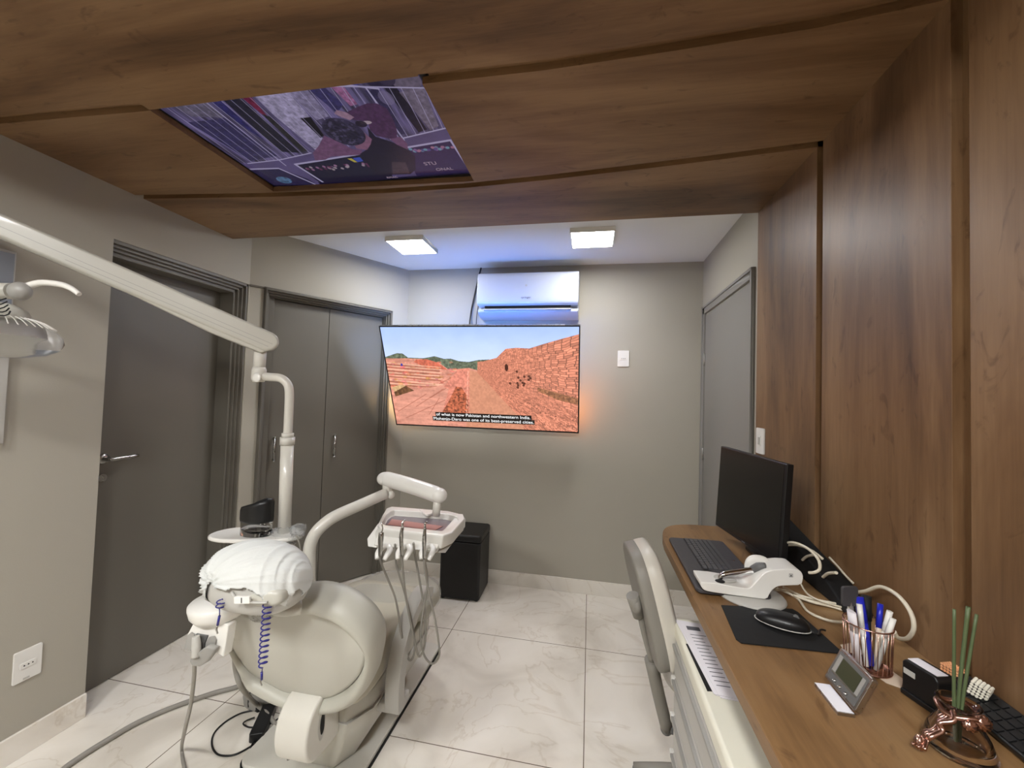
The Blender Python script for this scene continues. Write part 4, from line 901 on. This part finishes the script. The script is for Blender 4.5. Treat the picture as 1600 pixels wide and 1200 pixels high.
pg = thing('power_plug', G(400, 1104, 0), 'black plug and socket block resting behind the adapter', 'power plug')
w2(pg, MB().prism(rrect(-.045, .045, -.026, .026, .008, 3), lambda p, z: frame(G(402, 1103, .002), (1, -.3, 0), (.3, 1, 0)) @ Vector((p[0], p[1], z)), 0, .045).build('body', 'blackm', bevel=.004))
w2(pg, MB().tube([G(388, 1105, .02), G(388, 1092, .06), G(391, 1082, .10)], .0025, 8, sub=4).build('cord', 'black'))
tag(MB().tube([G(x, y, .005) for x, y in ((395, 1110), (375, 1115), (352, 1128), (335, 1145), (331, 1163), (338, 1177), (352, 1181), (370, 1178), (392, 1166), (412, 1152), (425, 1140), (437, 1128))], .0034, 8, sub=6).build('cable', 'black'), 'black cable in a wide loop on the floor left of the chair base', 'cable')
tag(MB().tube([G(x, y, .012) for x, y in ((398, 1121), (385, 1126), (380, 1131), (388, 1136), (403, 1136), (420, 1132), (436, 1122))], .0030, 8, sub=6).build('cable', 'black'), 'black cable in a small flat loop across the adapter', 'cable')
tag(MB().tube([G(x, y, .005) for x, y in ((438, 1160), (418, 1172), (402, 1184), (392, 1192), (380, 1205))], .0028, 8, sub=6).build('cable', 'black'), 'short black cable running out at the bottom edge beside the base plate', 'cable')

# ================================================================== DESK
ZD = .88
dk = thing('desk', (.52, 1.0, 0), 'long wooden wall-mounted worktop along the panelled wall on the right', 'desk')
dp = [(XP, YF+.6), (XP, 1.992)]+smooth2([(.45, 1.972), (.385, 1.945), (.345, 1.905), (.320, 1.85), (.305, 1.78)], 4, False)+[(.298, 1.70), (.298, YF+.6)]
w2(dk, MB().prism(dp, XY, ZD-.032, ZD).build('worktop', 'woodY', bevel=.0015))
w2(dk, MB().box(.33, XP, YF+.62, YF+.64, 0, ZD-.032).build('end_panel', 'woodV'))
w2(dk, MB().box(.70, XP, .2, .24, ZD-.12, ZD-.032).box(.70, XP, 1.7, 1.74, ZD-.12, ZD-.032).build('wall_bracket', 'blackm'))

# ---- drawer cart
CT = .762
ct = thing('drawer_cart', (.44, .95, 0), 'white rolling cart with grey drawers pushed under the wooden worktop', 'drawer cart')
cx0, cx1, cy0, cy1 = .266, .62, .42, 1.362
w2(ct, MB().prism(rrect(cx0, cx1, cy0, cy1, .022, 5), XY, CT-.045, CT).build('top', 'cartcream', bevel=.010, seg=4))
w2(ct, MB().box(cx0+.016, cx1-.01, cy0+.02, cy1-.02, .07, CT-.045).build('body', 'cartcream', bevel=.004))
for i in range(6):
    z1 = CT-.052-.108*i
    dr = w2(ct, MB().box(cx0+.002, cx0+.018, cy0+.03, cy1-.035, z1-.100, z1).build('drawer', 'ltgrey', bevel=.005, seg=3))
    hb = MB().box(cx0-.006, cx0+.004, cy0+.03, cy1-.035, z1-.016, z1-.006); w2(ct, hb.build('drawer_lip', 'grey', bevel=.002))
    w2(ct, MB().box(cx0-.004, cx0+.014, cy1-.034, cy1-.018, z1-.028, z1-.004).build('drawer_stop', 'white', bevel=.002))
w2(ct, MB().lathe([(.0065, 0), (.0065, .0006)], G(1082, 975, CT), 16).build('hole', 'blackm'))
for x in (cx0+.05, cx1-.05):
    for y in (cy0+.06, cy1-.06):
        w2(ct, MB().lathe([(.028, -.01), (.03, 0), (.028, .01)], (x, y, .03), 20, Matrix.Rotation(R(90), 3, 'Y')).tube([(x, y, .03), (x, y, .075)], .008, 10).build('caster', 'dkgrey'))
# papers half on the cart
pcx = [G(1074, 978, CT+.002), G(1112, 976, CT+.002), G(1200, 1104, CT+.002), G(1132, 1094, CT+.002)]
for k in range(4):
    z = CT+.0008+.0014*k; jx = [(.0, .004), (.005, -.004), (-.003, .003), (.003, 0)][k]
    vs = [Vector((p.x+jx[0]*(1 if i > 1 else .6), p.y+jx[1], z)) for i, p in enumerate(pcx)]
    vs = [Vector((.2755+jx[0], 1.352+jx[1], z)), Vector((.48, 1.352, z)), Vector((.48+jx[0], 1.03-jx[1], z)), Vector((.292+jx[0], 1.01-jx[1], z))]
    vs = [Vector((.272+jx[0]*.5, 1.335+jx[1]*.5, z)), Vector((.478+jx[0], 1.310+jx[1], z)), Vector((.462+jx[0], 1.005+jx[1], z)), Vector((.262+.035+jx[0]*1.5, 1.02+jx[1], z))]
    o = MB().add(vs+[v+Vector((0, 0, .0008)) for v in vs], [(3, 2, 1, 0), (4, 5, 6, 7), (0, 1, 5, 4), (1, 2, 6, 5), (2, 3, 7, 6), (3, 0, 4, 7)]).build('paper_sheet', 'paper')
    tag(o, ['bottom sheet of the white papers on the cart', 'second lowest sheet of the white papers on the cart', 'third sheet from the bottom of the white papers on the cart', 'printed top sheet of the white papers on the cart'][k], 'paper', 'sheets on the cart')
    if k == 3:
        ln = MB()
        for j in range(14):
            y = 1.26-.016*j; x0 = .296+.0008*j; ln.box(x0, x0+(.030 if j % 3 else .042), y, y+.0022, z+.0008, z+.0011)
        ln.box(.294, .330, 1.285, 1.305, z+.0008, z+.0010)
        pt = w2(o, ln.build('print', 'ink')); pt['kind'] = 'stuff'
bk_ = tag(MB().add([(.275, 1.22, CT+.0002), (.295, 1.22, CT+.0002), (.31, 1.04, CT+.0002), (.282, 1.035, CT+.0002), (.275, 1.22, CT+.0007), (.295, 1.22, CT+.0007), (.31, 1.04, CT+.0007), (.282, 1.035, CT+.0007)], [(3, 2, 1, 0), (4, 5, 6, 7), (0, 1, 5, 4), (1, 2, 6, 5), (2, 3, 7, 6), (3, 0, 4, 7)]).build('folder', 'black'), 'thin black folder edge showing under the papers on the cart', 'folder')

# ---- stool
sl_ = thing('dental_stool', (.40, 1.50, 0), 'grey dental stool with a tall padded backrest beside the wooden worktop', 'stool')
S_ = lambda o: w2(sl_, o)
sc_ = Vector((.212, 1.46, .755)); hdir = Vector((-.25, 0, .968)).normalized(); wdir = Vector((-.10, .99, 0)); wdir = (wdir-hdir*wdir.dot(hdir)).normalized(); tdir = wdir.cross(hdir)
SMx = Matrix((wdir, hdir, tdir)).transposed()
S_(MB().ell(sc_+Vector((.022, 0, .004)), (.142, .195, .034), (.45, .62), 48, 20, M=SMx).build('backrest_pad', 'stoolv'))
bkc = sc_-tdir*(.012 if tdir.x > 0 else -.012)
S_(MB().ell(bkc, (.140, .190, .026), (.3, .62), 48, 20, M=SMx).build('backrest_shell', 'stoolg'))
S_(MB().tube([D(988, 930, 1.30), D(998, 962, 1.31)], [.020, .018], 16).ell(D(995, 946, 1.30), (.016, .026, .024)).build('bracket', 'stoolg'))
S_(MB().tube([D(1001, 962, 1.31), D(1007, 990, 1.33), D(1020, 1038, 1.36)], .010, 12, sub=3).tube([D(1017, 1030, 1.36), D(1029, 1085, 1.40), D(1042, 1138, 1.43)], .021, 16, sub=3).build('back_bar', 'stoolg'))
S_(MB().tube([D(1042, 1136, 1.43), (.36, 1.53, .30), (.42, 1.56, .34)], .016, 12, sub=3).ell(D(1041, 1138, 1.43), (.02, .02, .022)).build('back_joint', 'dkgrey'))
S_(MB().lathe([(0, -.03), (.16, -.03), (.18, -.01), (.18, .02), (.16, .035), (0, .04)], (.46, 1.58, .46), 40).build('seat', 'stoolv'))
S_(MB().tube([(.46, 1.58, .12), (.46, 1.58, .43)], .024, 16).build('column', 'metal'))
for k in range(5):
    a = R(-118+72*k); e = Vector((.46+.27*math.cos(a), 1.58+.27*math.sin(a), .07))
    S_(MB().tube([(.46, 1.58, .13), (.46+.12*math.cos(a), 1.58+.12*math.sin(a), .11), e], [.026, .020, .014], 12, sub=3).build('leg', 'stoolg'))
    S_(MB().lathe([(.022, -.012), (.026, 0), (.022, .012)], e-Vector((0, 0, .044)), 18, Matrix.Rotation(R(90), 3, 'X')).tube([e, e-Vector((0, 0, .04))], .006, 8).build('caster', 'dkgrey'))

# ---- monitor
mo = thing('computer_monitor', (.62, 1.66, ZD), 'black computer monitor, switched off, standing on the wooden worktop', 'monitor')
TL, BL, TR, BR = Vector((.538, 1.831, 1.250)), Vector((.520, 1.838, .926)), Vector((.612, 1.427, 1.242)), Vector((.596, 1.435, .916))
mu = (TR-TL).normalized(); mv = ((TL-BL)+(TR-BR)); mv = (mv-mu*mv.dot(mu)).normalized(); MM = frame((TL+BL+TR+BR)/4, mu, mv); mw, mh = .414, .326
w2(mo, MB().box(-mw/2, mw/2, -mh/2, mh/2, -.022, 0, MM).build('housing', 'black', bevel=.003))
w2(mo, MB().box(-mw/2+.006, mw/2-.012, -mh/2+.014, mh/2-.006, 0, .0008, MM).build('screen', 'screen'))
w2(mo, MB().box(-.01, .01, -mh/2+.004, -mh/2+.008, .0, .0006, MM).build('logo', 'txtgrey'))
w2(mo, MB().box(-.11, .11, -.10, .10, -.045, -.021, MM).build('back_cover', 'black', bevel=.008))
bs = MM @ Vector((0, 0, -.06)); w2(mo, MB().tube([(bs.x, bs.y, ZD+.01), (bs.x, bs.y, bs.z)], .018, 14).build('neck', 'black'))
w2(mo, MB().box(bs.x-.035, bs.x+.03, bs.y-.06, bs.y+.06, ZD, ZD+.010).build('stand', 'black'))

# ---- black sloping cable box against the wall
cbx = MB().prism([(1.84, ZD+.001), (1.84, 1.055), (1.775, 1.025), (1.325, .930), (1.245, .895), (1.235, ZD+.001)], YZ, .672, .738)
tag(cbx.build('cable_box', 'blackm', bevel=.006), 'black sloping cover against the panelled wall behind the monitor', 'cable cover')

# ---- keyboard
kb = thing('keyboard', (.4, 1.55, ZD), 'dark grey computer keyboard with palm rest under the monitor', 'keyboard')
k0, k1, k2 = G(1046, 843, .895), G(1110, 834, .895), G(1099, 915, .895)
uy_ = (Vector((.010, 1, 0))).normalized(); ux_ = Vector((1, -.010, 0)).normalized()
KM = frame((.312, 1.262, ZD+.004), ux_, uy_)     # local x to the wall, y away
w2(kb, MB().prism(rrect(0, .196, 0, .455, .016, 4), lambda p, z: KM @ Vector((p[0], p[1], z+.004*p[0]/.196)), 0, .011).build('body', 'charcoal', bevel=.003))
w2(kb, MB().box(.052, .150, .006, .449, .0115, .0125, KM).build('key_bed', 'black'))
kw, kh = .0175, .0150; kd0 = None
rows = [(0, [1.25, 1.25, 1.25, 6.0, 1.25, 1.25, 1.25, 1.25]), (1, [2.2]+[1]*10+[2.8]), (2, [1.75]+[1]*11+[2.25]), (3, [1.5]+[1]*12+[1.5]), (4, [1]*13+[2]), (5, [1]*15)]
def key(x, y, w):
    global kd0
    if kd0 is None or abs(kd0['w']-w) > .01:
        me = MB().prism(rrect(-kh/2+.0012, kh/2-.0012, -w/2+.0012, w/2-.0012, .0015, 2), XY, 0, .0038).build('key', 'keycap', kb)
        me.matrix_parent_inverse = Matrix.Translation(-Vector((.4, 1.55, ZD))); me.matrix_world = KM @ Matrix.Translation((x, y, .0125)); kd0 = {'w': w, 'o': me}; me.matrix_basis = KM @ Matrix.Translation((x, y, .0125)); return
    o = kd0['o'].copy(); COL.objects.link(o); o.matrix_basis = KM @ Matrix.Translation((x, y, .0125))
cnt = 0
for r_i, ws in rows:
    x = .062+.0158*r_i; tot = sum(ws); y = .445; sc2 = .288/tot
    for w in ws:
        key(x, y-w*sc2/2, w*sc2); y -= w*sc2; cnt += 1
for r_i in range(5):
    for j in range(3):
        if cnt < 98: key(.062+.0158*r_i, .090-.0185*j, .0180); cnt += 1
w2(kb, MB().lathe([(.003, 0), (.003, .0006)], KM @ Vector((.172, .25, .0155)), 12).box(.168, .176, .245, .255, .0145, .0156, KM).build('logo', 'chrome'))

# ---- scanner stand (white device with metal wand) on a grey disc
dd_ = tag(MB().lathe([(0, 0), (.086, 0), (.088, .004), (.084, .009), (0, .011)], (.462, 1.292, ZD), 48).build('round_base', 'ltgrey'), 'flat round grey disc under the white device in front of the monitor', 'disc')
sv = thing('handheld_scanner_dock', (.44, 1.29, ZD+.012), 'white dock cradling a metal wand with dark grip, in front of the monitor', 'scanner dock')
prf = smooth2([(.318, .921), (.322, .906), (.338, .897), (.40, .894), (.484, .8925)], 4, False)+smooth2([(.492, .898), (.502, .918), (.520, .932), (.566, .940)], 4, False)+smooth2([(.576, .946), (.578, .966), (.568, .981), (.540, .981)], 3, False)+smooth2([(.505, .975), (.482, .963), (.462, .938), (.447, .920), (.430, .917)], 4, False)+[(.36, .922)]
w2(sv, MB().prism(prf, XZ, 1.252, 1.335).build('body', 'white', bevel=.006, seg=4))
w2(sv, MB().ell((.492, 1.322, .948), (.036, .013, .040), (.8, .8)).build('cradle_arch', 'white'))
w2(sv, MB().ell((.395, 1.293, .922), (.030, .026, .0035)).build('cradle_hollow', 'ltgrey'))
wd = MB().tube([G(1124, 905, .924), G(1131, 898, .938), G(1150, 895, .944), G(1177, 891, .952)], [.005, .0085, .0095, .0105], 14, sub=5)
w2(sv, wd.build('wand', 'chrome')); w2(sv, MB().ell(G(1125, 908, .923), (.013, .011, .003)).build('tip_recess', 'blackm'))
w2(sv, MB().tube([G(1175, 891, .951), G(1186, 886, .966), G(1197, 884, .974)], [.0105, .013, .008], 14, sub=4).build('grip', 'dkgrey'))
lgM = frame((.548, 1.2515, .965), (1, 0, 0), (0, 0, 1))
w2(sv, MB().box(-.0045, .0045, -.0045, -.0038, 0, .0005, lgM).box(-.0045, .0045, .0038, .0045, 0, .0005, lgM).box(-.0045, -.0038, -.0045, .0045, 0, .0005, lgM).box(.0038, .0045, -.0045, .0045, 0, .0005, lgM).box(-.0018, .0018, -.003, .002, 0, .0005, lgM).build('logo', 'dkgrey'))

# ---- mouse pad and mouse
mp = tag(MB().prism([(G(x, y, ZD).x, G(x, y, ZD).y) for x, y in ((1127, 947), (1150, 1000), (1158, 1006), (1308, 1022), (1313, 1018), (1247, 958), (1238, 953))], XY, ZD+.0005, ZD+.003).build('mouse_pad', 'blackm'), 'black mouse pad on the worktop', 'mouse pad')
ms = thing('computer_mouse', G(1222, 975, ZD), 'glossy black computer mouse on the black mouse pad', 'mouse')
m0 = G(1222, 978, ZD+.004); ma = (G(1262, 985, ZD)-G(1190, 965, ZD)); MR = frame((0, 0, 0), ma, Vector((0, 0, 1)).cross(ma)).to_3x3()
w2(ms, MB().ell(m0+Vector((0, 0, .010)), (.056, .030, .022), (.8, .85), 36, 20, M=MR, fn=lambda q, d: Vector((q.x, q.y, max(q.z, -.008)))).build('body', 'black'))
w2(ms, MB().tube([m0+MR @ Vector((.058*math.cos(a), .0315*math.sin(a), .006)) for a in np.linspace(0, 2*math.pi, 32, endpoint=False)], .0013, 6, closed=True).build('rim', 'ltgrey'))
w2(ms, MB().lathe([(.006, -.003), (.006, .003)], m0+MR @ Vector((.028, 0, .030)), 16, (MR @ Matrix.Rotation(R(90), 3, 'X'))).build('scroll_wheel', 'dkgrey'))
w2(ms, MB().tube([m0+MR @ Vector((.055, 0, .008)), G(1278, 992, ZD+.006), G(1282, 984, ZD+.006), G(1290, 985, ZD+.005)], .0022, 8, sub=5).build('cable', 'black'))

# ---- pen cup, cards below it
CX, CY, CR, CHt = .588, 1.008, .041, .092
for k, (poly, lab) in enumerate(((((1313, 1008), (1330, 1005), (1395, 1050), (1412, 1062), (1408, 1076), (1385, 1068), (1368, 1056), (1340, 1040), (1322, 1022)), 'pink printed card under the wire pen cup'),)):
    o = MB().prism([(G(x, y, ZD).x, G(x, y, ZD).y) for x, y in poly], XY, ZD+.0004+k*.0006, ZD+.001+k*.0006).build('printed_card', 'card'); tag(o, lab, 'card')
pc = thing('pen_cup', (CX, CY, ZD+.001), 'rose gold wire pen cup full of pens at the back of the worktop', 'pen cup')
def circ(r, z, n=40): return [(CX+r*math.cos(a), CY+r*math.sin(a), z) for a in np.linspace(0, 2*math.pi, n, endpoint=False)]
wr = MB()
for k in range(26):
    a = 2*math.pi*k/26; wr.tube([(CX+CR*.94*math.cos(a), CY+CR*.94*math.sin(a), ZD+.003), (CX+CR*math.cos(a), CY+CR*math.sin(a), ZD+CHt)], .0009, 6)
w2(pc, wr.build('wires', 'rose')); w2(pc, MB().tube(circ(CR, ZD+CHt), .0017, 8, closed=True).build('rim_ring', 'rose')); w2(pc, MB().tube(circ(CR*.94, ZD+.004), .0017, 8, closed=True).build('base_ring', 'rose'))
w2(pc, MB().lathe([(0, 0), (CR*.93, 0), (CR*.93, .0015), (0, .0015)], (CX, CY, ZD+.003), 32).build('bottom', 'rose'))
pens = [(-.6, .3, -.5, .8, .120, 'white', 'white pen leaning to the left rear of the pen cup', 'white'), (-.3, -.4, -.2, .3, .118, 'white', 'white pen beside the blue marker in the pen cup', 'white'), (.1, -.2, .0, .5, .130, 'navy', 'thick blue marker standing in the middle of the pen cup', 'navy'),
        (.2, .4, .35, .7, .130, 'blackm', 'black marker at the back of the pen cup', 'blackm'), (.3, -.4, .7, .1, .126, 'navy', 'blue-capped pen with brown barrel in the pen cup', 'card'), (.5, .1, .95, -.1, .118, 'white', 'white pen leaning to the right in the pen cup', 'white'),
        (.1, -.7, .85, -.6, .112, 'white', 'slim white and grey pen at the right front of the pen cup', 'ltgrey'), (-.7, -.2, -.85, .0, .104, 'paper', 'flat white ruler standing at the left side of the pen cup', 'paper')]
for i, (bx_, by_, tx, ty, ln_, capm, lab, brl) in enumerate(pens):
    b_ = Vector((CX+CR*.72*bx_, CY+CR*.72*by_, ZD+.008)); tp = Vector((CX+CR*.80*tx, CY+CR*.80*ty, ZD+CHt)); dv = (tp-b_).normalized(); rr = .0075 if i in (2, 3) else .0045
    t = thing('pen' if i != 7 else 'ruler', b_, lab, 'pen' if i != 7 else 'ruler', 'pens in the wire cup' if i != 7 else None)
    w2(t, MB().tube([b_, b_+dv*(ln_*.66)], rr, 12, flat=1 if i != 7 else 3).build('barrel', brl))
    w2(t, MB().tube([b_+dv*(ln_*.62), b_+dv*ln_], rr*1.18, 12, flat=1 if i != 7 else 2.6).build('cap', capm))
sx_ = thing('metal_clip', (CX-.02, CY+.02, ZD+.01), 'dark smoky clip standing tallest at the left rear of the pen cup', 'clip')
SM = frame((CX-.022, CY+.022, ZD+CHt+.042), r2, Vector((0, 0, 1)))
w2(sx_, MB().prism(rrect(-.017, .017, -.02, .022, .006, 3), lambda p, z: SM @ Vector((p[0], p[1], z)), -.003, .003).build('head', 'charcoal', bevel=.001))
w2(sx_, MB().tube([(CX-.012, CY+.010, ZD+.006), (CX-.020, CY+.022, ZD+CHt+.03)], .003, 8).build('shaft', 'metal'))

# ---- desk clock
ck = thing('desk_clock', G(1315, 1090, ZD), 'small silver digital desk clock tilted on the worktop', 'clock')
zc = ZD+.016; qa, qb = G(1288, 1056, zc), G(1335, 1112, zc); cu = (qb-qa).normalized(); nrm_ = cu.cross(Vector((0, 0, 1))).normalized()
cv = (Vector((0, 0, 1))*.90-nrm_*.43).normalized(); cv = (cv-cu*cv.dot(cu)).normalized(); cw = (qb-qa).length; CM = frame(qa, cu, cv); chh = .066
w2(ck, MB().prism(rrect(0, cw, 0, chh, .004, 3), lambda p, z: CM @ Vector((p[0], p[1], z)), -.010, 0).build('frame', 'metal', bevel=.001))
w2(ck, MB().prism(rrect(.005, cw-.005, .005, chh-.005, .002, 2), lambda p, z: CM @ Vector((p[0], p[1], z)), 0, .0008).build('face', 'dkgrey'))
w2(ck, MB().box(cw*.22, cw*.80, chh*.34, chh*.82, .0008, .0014, CM).build('display', 'lcd'))
w2(ck, MB().box(cw*.10, cw*.20, chh*.34, chh*.84, .0008, .0014, CM).box(cw*.82, cw*.90, chh*.34, chh*.84, .0008, .0014, CM).build('side_panel', 'grey'))
w2(ck, MB().box(cw*.10, cw*.90, chh*.29, chh*.33, .0008, .0022, CM).build('chrome_bar', 'chrome'))
for k in range(3): w2(ck, MB().ell(CM @ Vector((cw*(.30+.19*k), chh*.17, .001)), (.005, .003, .002)).build('button', 'metal'))
ft = MB().box(.008, cw-.008, -.018, .010, -.012, .0, frame(qa+Vector((0, 0, -.010))+nrm_*(.004), cu, -nrm_))
w2(ck, ft.build('foot', 'metal', bevel=.001)); w2(ck, MB().box(.010, cw-.010, -.017, .009, .0, .0006, frame(qa+Vector((0, 0, -.010))+nrm_*.004, cu, -nrm_)).build('foot_label', 'stickw'))

# ---- black label stamp / card box
bxm = thing('stamp', (.65, .90, ZD), 'black self-inking stamp with a white label strip on top', 'stamp')
KB = frame((.600, .935, ZD+.001), (.28, -.96, 0), (.96, .28, 0))
w2(bxm, MB().box(0, .062, 0, .046, 0, .010, KB).build('base', 'black', bevel=.002))
w2(bxm, MB().prism([(0, .006), (0, .060), (.006, .066), (.056, .066), (.062, .058), (.062, .006)], lambda p, t: KB @ Vector((p[0], t, p[1])), .004, .042).build('body', 'black', bevel=.003))
w2(bxm, MB().box(.006, .056, .010, .032, .066, .0672, KB).build('top_label', 'stickw'))
w2(bxm, MB().box(.004, .024, .0028, .004, .040, .050, KB).build('side_label', 'ltgrey'))
# ---- black keyboard leaning along the wall
kb2 = thing('spare_keyboard', (.70, .70, ZD), 'black keyboard standing along the panelled wall at the lower right', 'keyboard')
K2 = frame((.672, .47, ZD+.013), Vector((.93, 0, .36)), (0, 1, 0))
w2(kb2, MB().box(0, .065, 0, .50, -.012, 0, K2).build('body', 'black', bevel=.003))
first = None
for j in range(24):
    for i in range(4):
        if first is None:
            first = MB().prism(rrect(-.0058, .0058, -.0085, .0085, .001, 2), XY, 0, .0025).build('key', 'black', kb2); o = first
        else: o = first.copy(); COL.objects.link(o)
        o.matrix_parent_inverse = Matrix.Translation(-Vector((.70, .70, ZD))); o.matrix_basis = K2 @ Matrix.Translation((.010+.0145*i, .015+.020*j, 0))

# ---- vase with stems, twisted ribbon and jewelled cubes
vs_ = thing('glass_vase', (.645, .800, ZD), 'small clear glass vase wrapped in rose gold ribbon at the lower right of the worktop', 'vase')
VX, VY = .596, .802
w2(vs_, MB().lathe([(.040, 0), (.044, .008), (.036, .030), (.024, .052), (.020, .062), (.026, .074), (.027, .076), (.024, .076), (.017, .062), (.020, .052), (.032, .030), (.038, .010), (0, .006)], (VX, VY, ZD+.001), 36).build('glass', 'glass'))
rbn = MB(); rbn.tube([(VX+.025*math.cos(a), VY+.025*math.sin(a), ZD+.064+.003*math.sin(a*3)) for a in np.linspace(0, 2*math.pi, 30, endpoint=False)], .004, 8, closed=True)
for s in range(3):
    pts = [(VX-.016-.009*k+.005*math.sin(k*2.6+s), VY-.016+.004*math.cos(k*2.6+s)+.006*s-.002*k, ZD+.068-.009*k-.003*s) for k in range(7)]; rbn.tube(pts, .0026, 8, sub=5, flat=1.5)
rbn.ell((VX-.004, VY-.026, ZD+.058), (.010, .007, .009), fn=crump).ell((VX+.014, VY-.022, ZD+.062), (.012, .008, .011), fn=crump).ell((VX-.066, VY-.02, ZD+.016), (.008, .006, .011), fn=crump)
w2(vs_, rbn.build('ribbon', 'rose'))
for i, (px, py, lab) in enumerate(((1491, 952, 'leftmost green stem in the glass vase'), (1513, 948, 'middle thick green stem in the glass vase'), (1526, 960, 'rightmost green stem in the glass vase'))):
    tp = D(px, py, .66); o = MB().tube([(VX+.004*(i-1), VY+.002*i, ZD+.012), Vector((VX+.006*(i-1), VY, ZD+.08)), tp], [.0024, .0024, .0022 if i != 1 else .0030], 8, sub=5).build('plant_stem', 'stem'); tag(o, lab, 'plant stem', 'stems in the vase')
def gemcube(name, c, a, m, label, e):
    t = thing(name, c, label, 'ornament'); Mx = Matrix.Translation(c) @ Matrix.Rotation(R(a), 4, 'Z') @ Matrix.Rotation(R(e), 4, 'X'); mb = MB(); s = .0052
    for x in range(-2, 3):
        for y in range(-2, 3):
            for z in range(-2, 3):
                if max(abs(x), abs(y), abs(z)) == 2: mb.ell(Mx @ Vector((x*s, y*s, z*s)), (s*.50,)*3, (.9, .9), 8, 6)
    w2(t, mb.build('beads', m)); w2(t, MB().box(-2*s, 2*s, -2*s, 2*s, -2*s, 2*s, Mx).build('core', 'charcoal'))
gemcube('beaded_cube', PX(1488, 1050, .716), 20, 'gemo', 'small orange beaded cube behind the glass vase', 0)
gemcube('beaded_cube', PX(1532, 1078, .712), 40, 'gem', 'small white beaded cube resting on the black keyboard', 15)

# ---- ivory cables
def cable(pts, r, label): return tag(MB().tube(pts, r, 10, sub=7).build('cable', 'cable'), label, 'cable', 'ivory cables behind the monitor')
zz = ZD+.006
cable([G(1210, 921, ZD+.02), G(1235, 925, zz), G(1262, 938, zz), G(1290, 944, zz), G(1315, 941, zz), G(1328, 928, ZD+.03), PX(1352, 924, .70), PX(1376, 917, .70), PX(1402, 930, .70), PX(1422, 955, .70), PX(1428, 980, .70), PX(1419, 997, .70), PX(1404, 997, .70), PX(1397, 987, .69)], .0045, 'thick ivory cable arching up behind the pen cup')
cable([G(1214, 919, ZD+.02), G(1245, 934, zz), G(1262, 955, zz), G(1290, 968, zz), G(1315, 972, zz), G(1327, 968, zz), G(1325, 957, zz), G(1300, 948, zz), G(1270, 941, zz+.004), G(1240, 930, zz+.006)], .0033, 'ivory cable in a long loop in front of the pen cup')
cable([G(1224, 917, ZD+.03), G(1250, 930, zz), G(1280, 938, zz+.004), G(1310, 944, zz+.004), G(1332, 951, zz)], .003, 'thin ivory cable running straight toward the pen cup')
cable([G(1250, 910, ZD+.03), G(1262, 928, zz+.008), G(1285, 940, zz+.01), G(1320, 950, zz+.006)], .0025, 'thin ivory cable dropping from the right end of the white dock')
cable([PX(1218, 850, .62), PX(1240, 848, .62), PX(1262, 857, .63), PX(1278, 873, .63), PX(1281, 888, .63), PX(1274, 894, .62), PX(1264, 895, .61)], .0040, 'ivory cable curling in a hook behind the monitor')
cable([PX(1218, 853, .64), PX(1245, 852, .65), PX(1268, 860, .655), PX(1285, 873, .66)], .0035, 'ivory cable running just below the hooked one behind the monitor')
cable([PX(1296, 871, .735), PX(1310, 886, .735), PX(1322, 900, .735), PX(1333, 911, .735)], .003, 'ivory cable lying along the top of the black sloping cover')
cable([PX(1254, 875, .665), PX(1262, 869, .665), PX(1273, 867, .662)], .004, 'short ivory cable piece showing through the dark gap behind the monitor')
cable([PX(1286, 902, .665), PX(1294, 896, .665), PX(1307, 895, .665)], .004, 'short ivory cable piece nearest the pen cup on the black cover')

# ------------------------------------------------------------------ nest the small fittings under the part they sit on
NEST = {'drawer_lip': 'drawer', 'drawer_stop': 'drawer', 'subtitle': 'screen', 'lettering': 'screen', 'backlight_strip': 'housing', 'insert': 'plate', 'socket_hole': 'plate', 'rocker': 'plate',
        'screw_cover': 'plate', 'slot': 'link_cover', 'slot_trim': 'link_cover', 'foot_cover': 'foot_section', 'armrest_bracket': 'armrest', 'headrest_mount': 'headrest', 'headrest_post': 'headrest',
        'base_seam': 'base_body', 'base_gasket': 'base_plate', 'holder_slot': 'instrument_holder', 'lever': 'instrument_holder', 'elbow_cap': 'elbow', 'seam': 'arm', 'arm_cover': 'arm', 'yoke_knob': 'yoke',
        'vent_slot': 'bulb_housing', 'shield_ribs': 'clear_shield', 'tray_liner': 'tray', 'pink_mat': 'tray', 'tray_spout': 'tray', 'front_apron': 'tray', 'side_grip': 'tray', 'instrument_hook': 'tray',
        'tip': 'handle', 'buckle_slot': 'buckle', 'display': 'face', 'side_panel': 'face', 'chrome_bar': 'face', 'button': 'face', 'foot_label': 'foot', 'water': 'tank', 'caster': 'leg', 'top_label': 'body',
        'side_label': 'body', 'air_outlet': 'body', 'louver': 'body', 'energy_sticker': 'body', 'indicator': 'body', 'scroll_wheel': 'body', 'rim': 'body', 'ribbon': 'glass', 'cradle_arch': 'body',
        'cradle_hollow': 'body', 'tip_recess': 'body', 'ledge': 'panel', 'film_holder': 'panel', 'key_bed': 'body', 'cord_end': 'coiled_cord', 'collar': 'pole', 'pole_clamp': 'column', 'top_edge': 'housing'}
bpy.context.view_layer.update()
def base(o): return o.name.split('.')[0]
def mid(o): 
    bb = [o.matrix_world @ Vector(c) for c in o.bound_box]; return sum(bb, Vector())/8
for top in [o for o in bpy.data.objects if o.parent is None and o.type in ('EMPTY', 'MESH')]:
    ch = list(top.children)
    for c in ch:
        pn = NEST.get(base(c))
        if not pn or (base(top) == 'drawer_cart' and base(c) == 'caster'): continue
        cand = [q for q in ch if base(q) == pn]
        if not cand: continue
        p = min(cand, key=lambda q: (mid(q)-mid(c)).length); mw = c.matrix_world.copy()
        c.parent = p; c.matrix_parent_inverse = p.matrix_world.inverted(); c.matrix_basis = mw
bpy.context.view_layer.update()
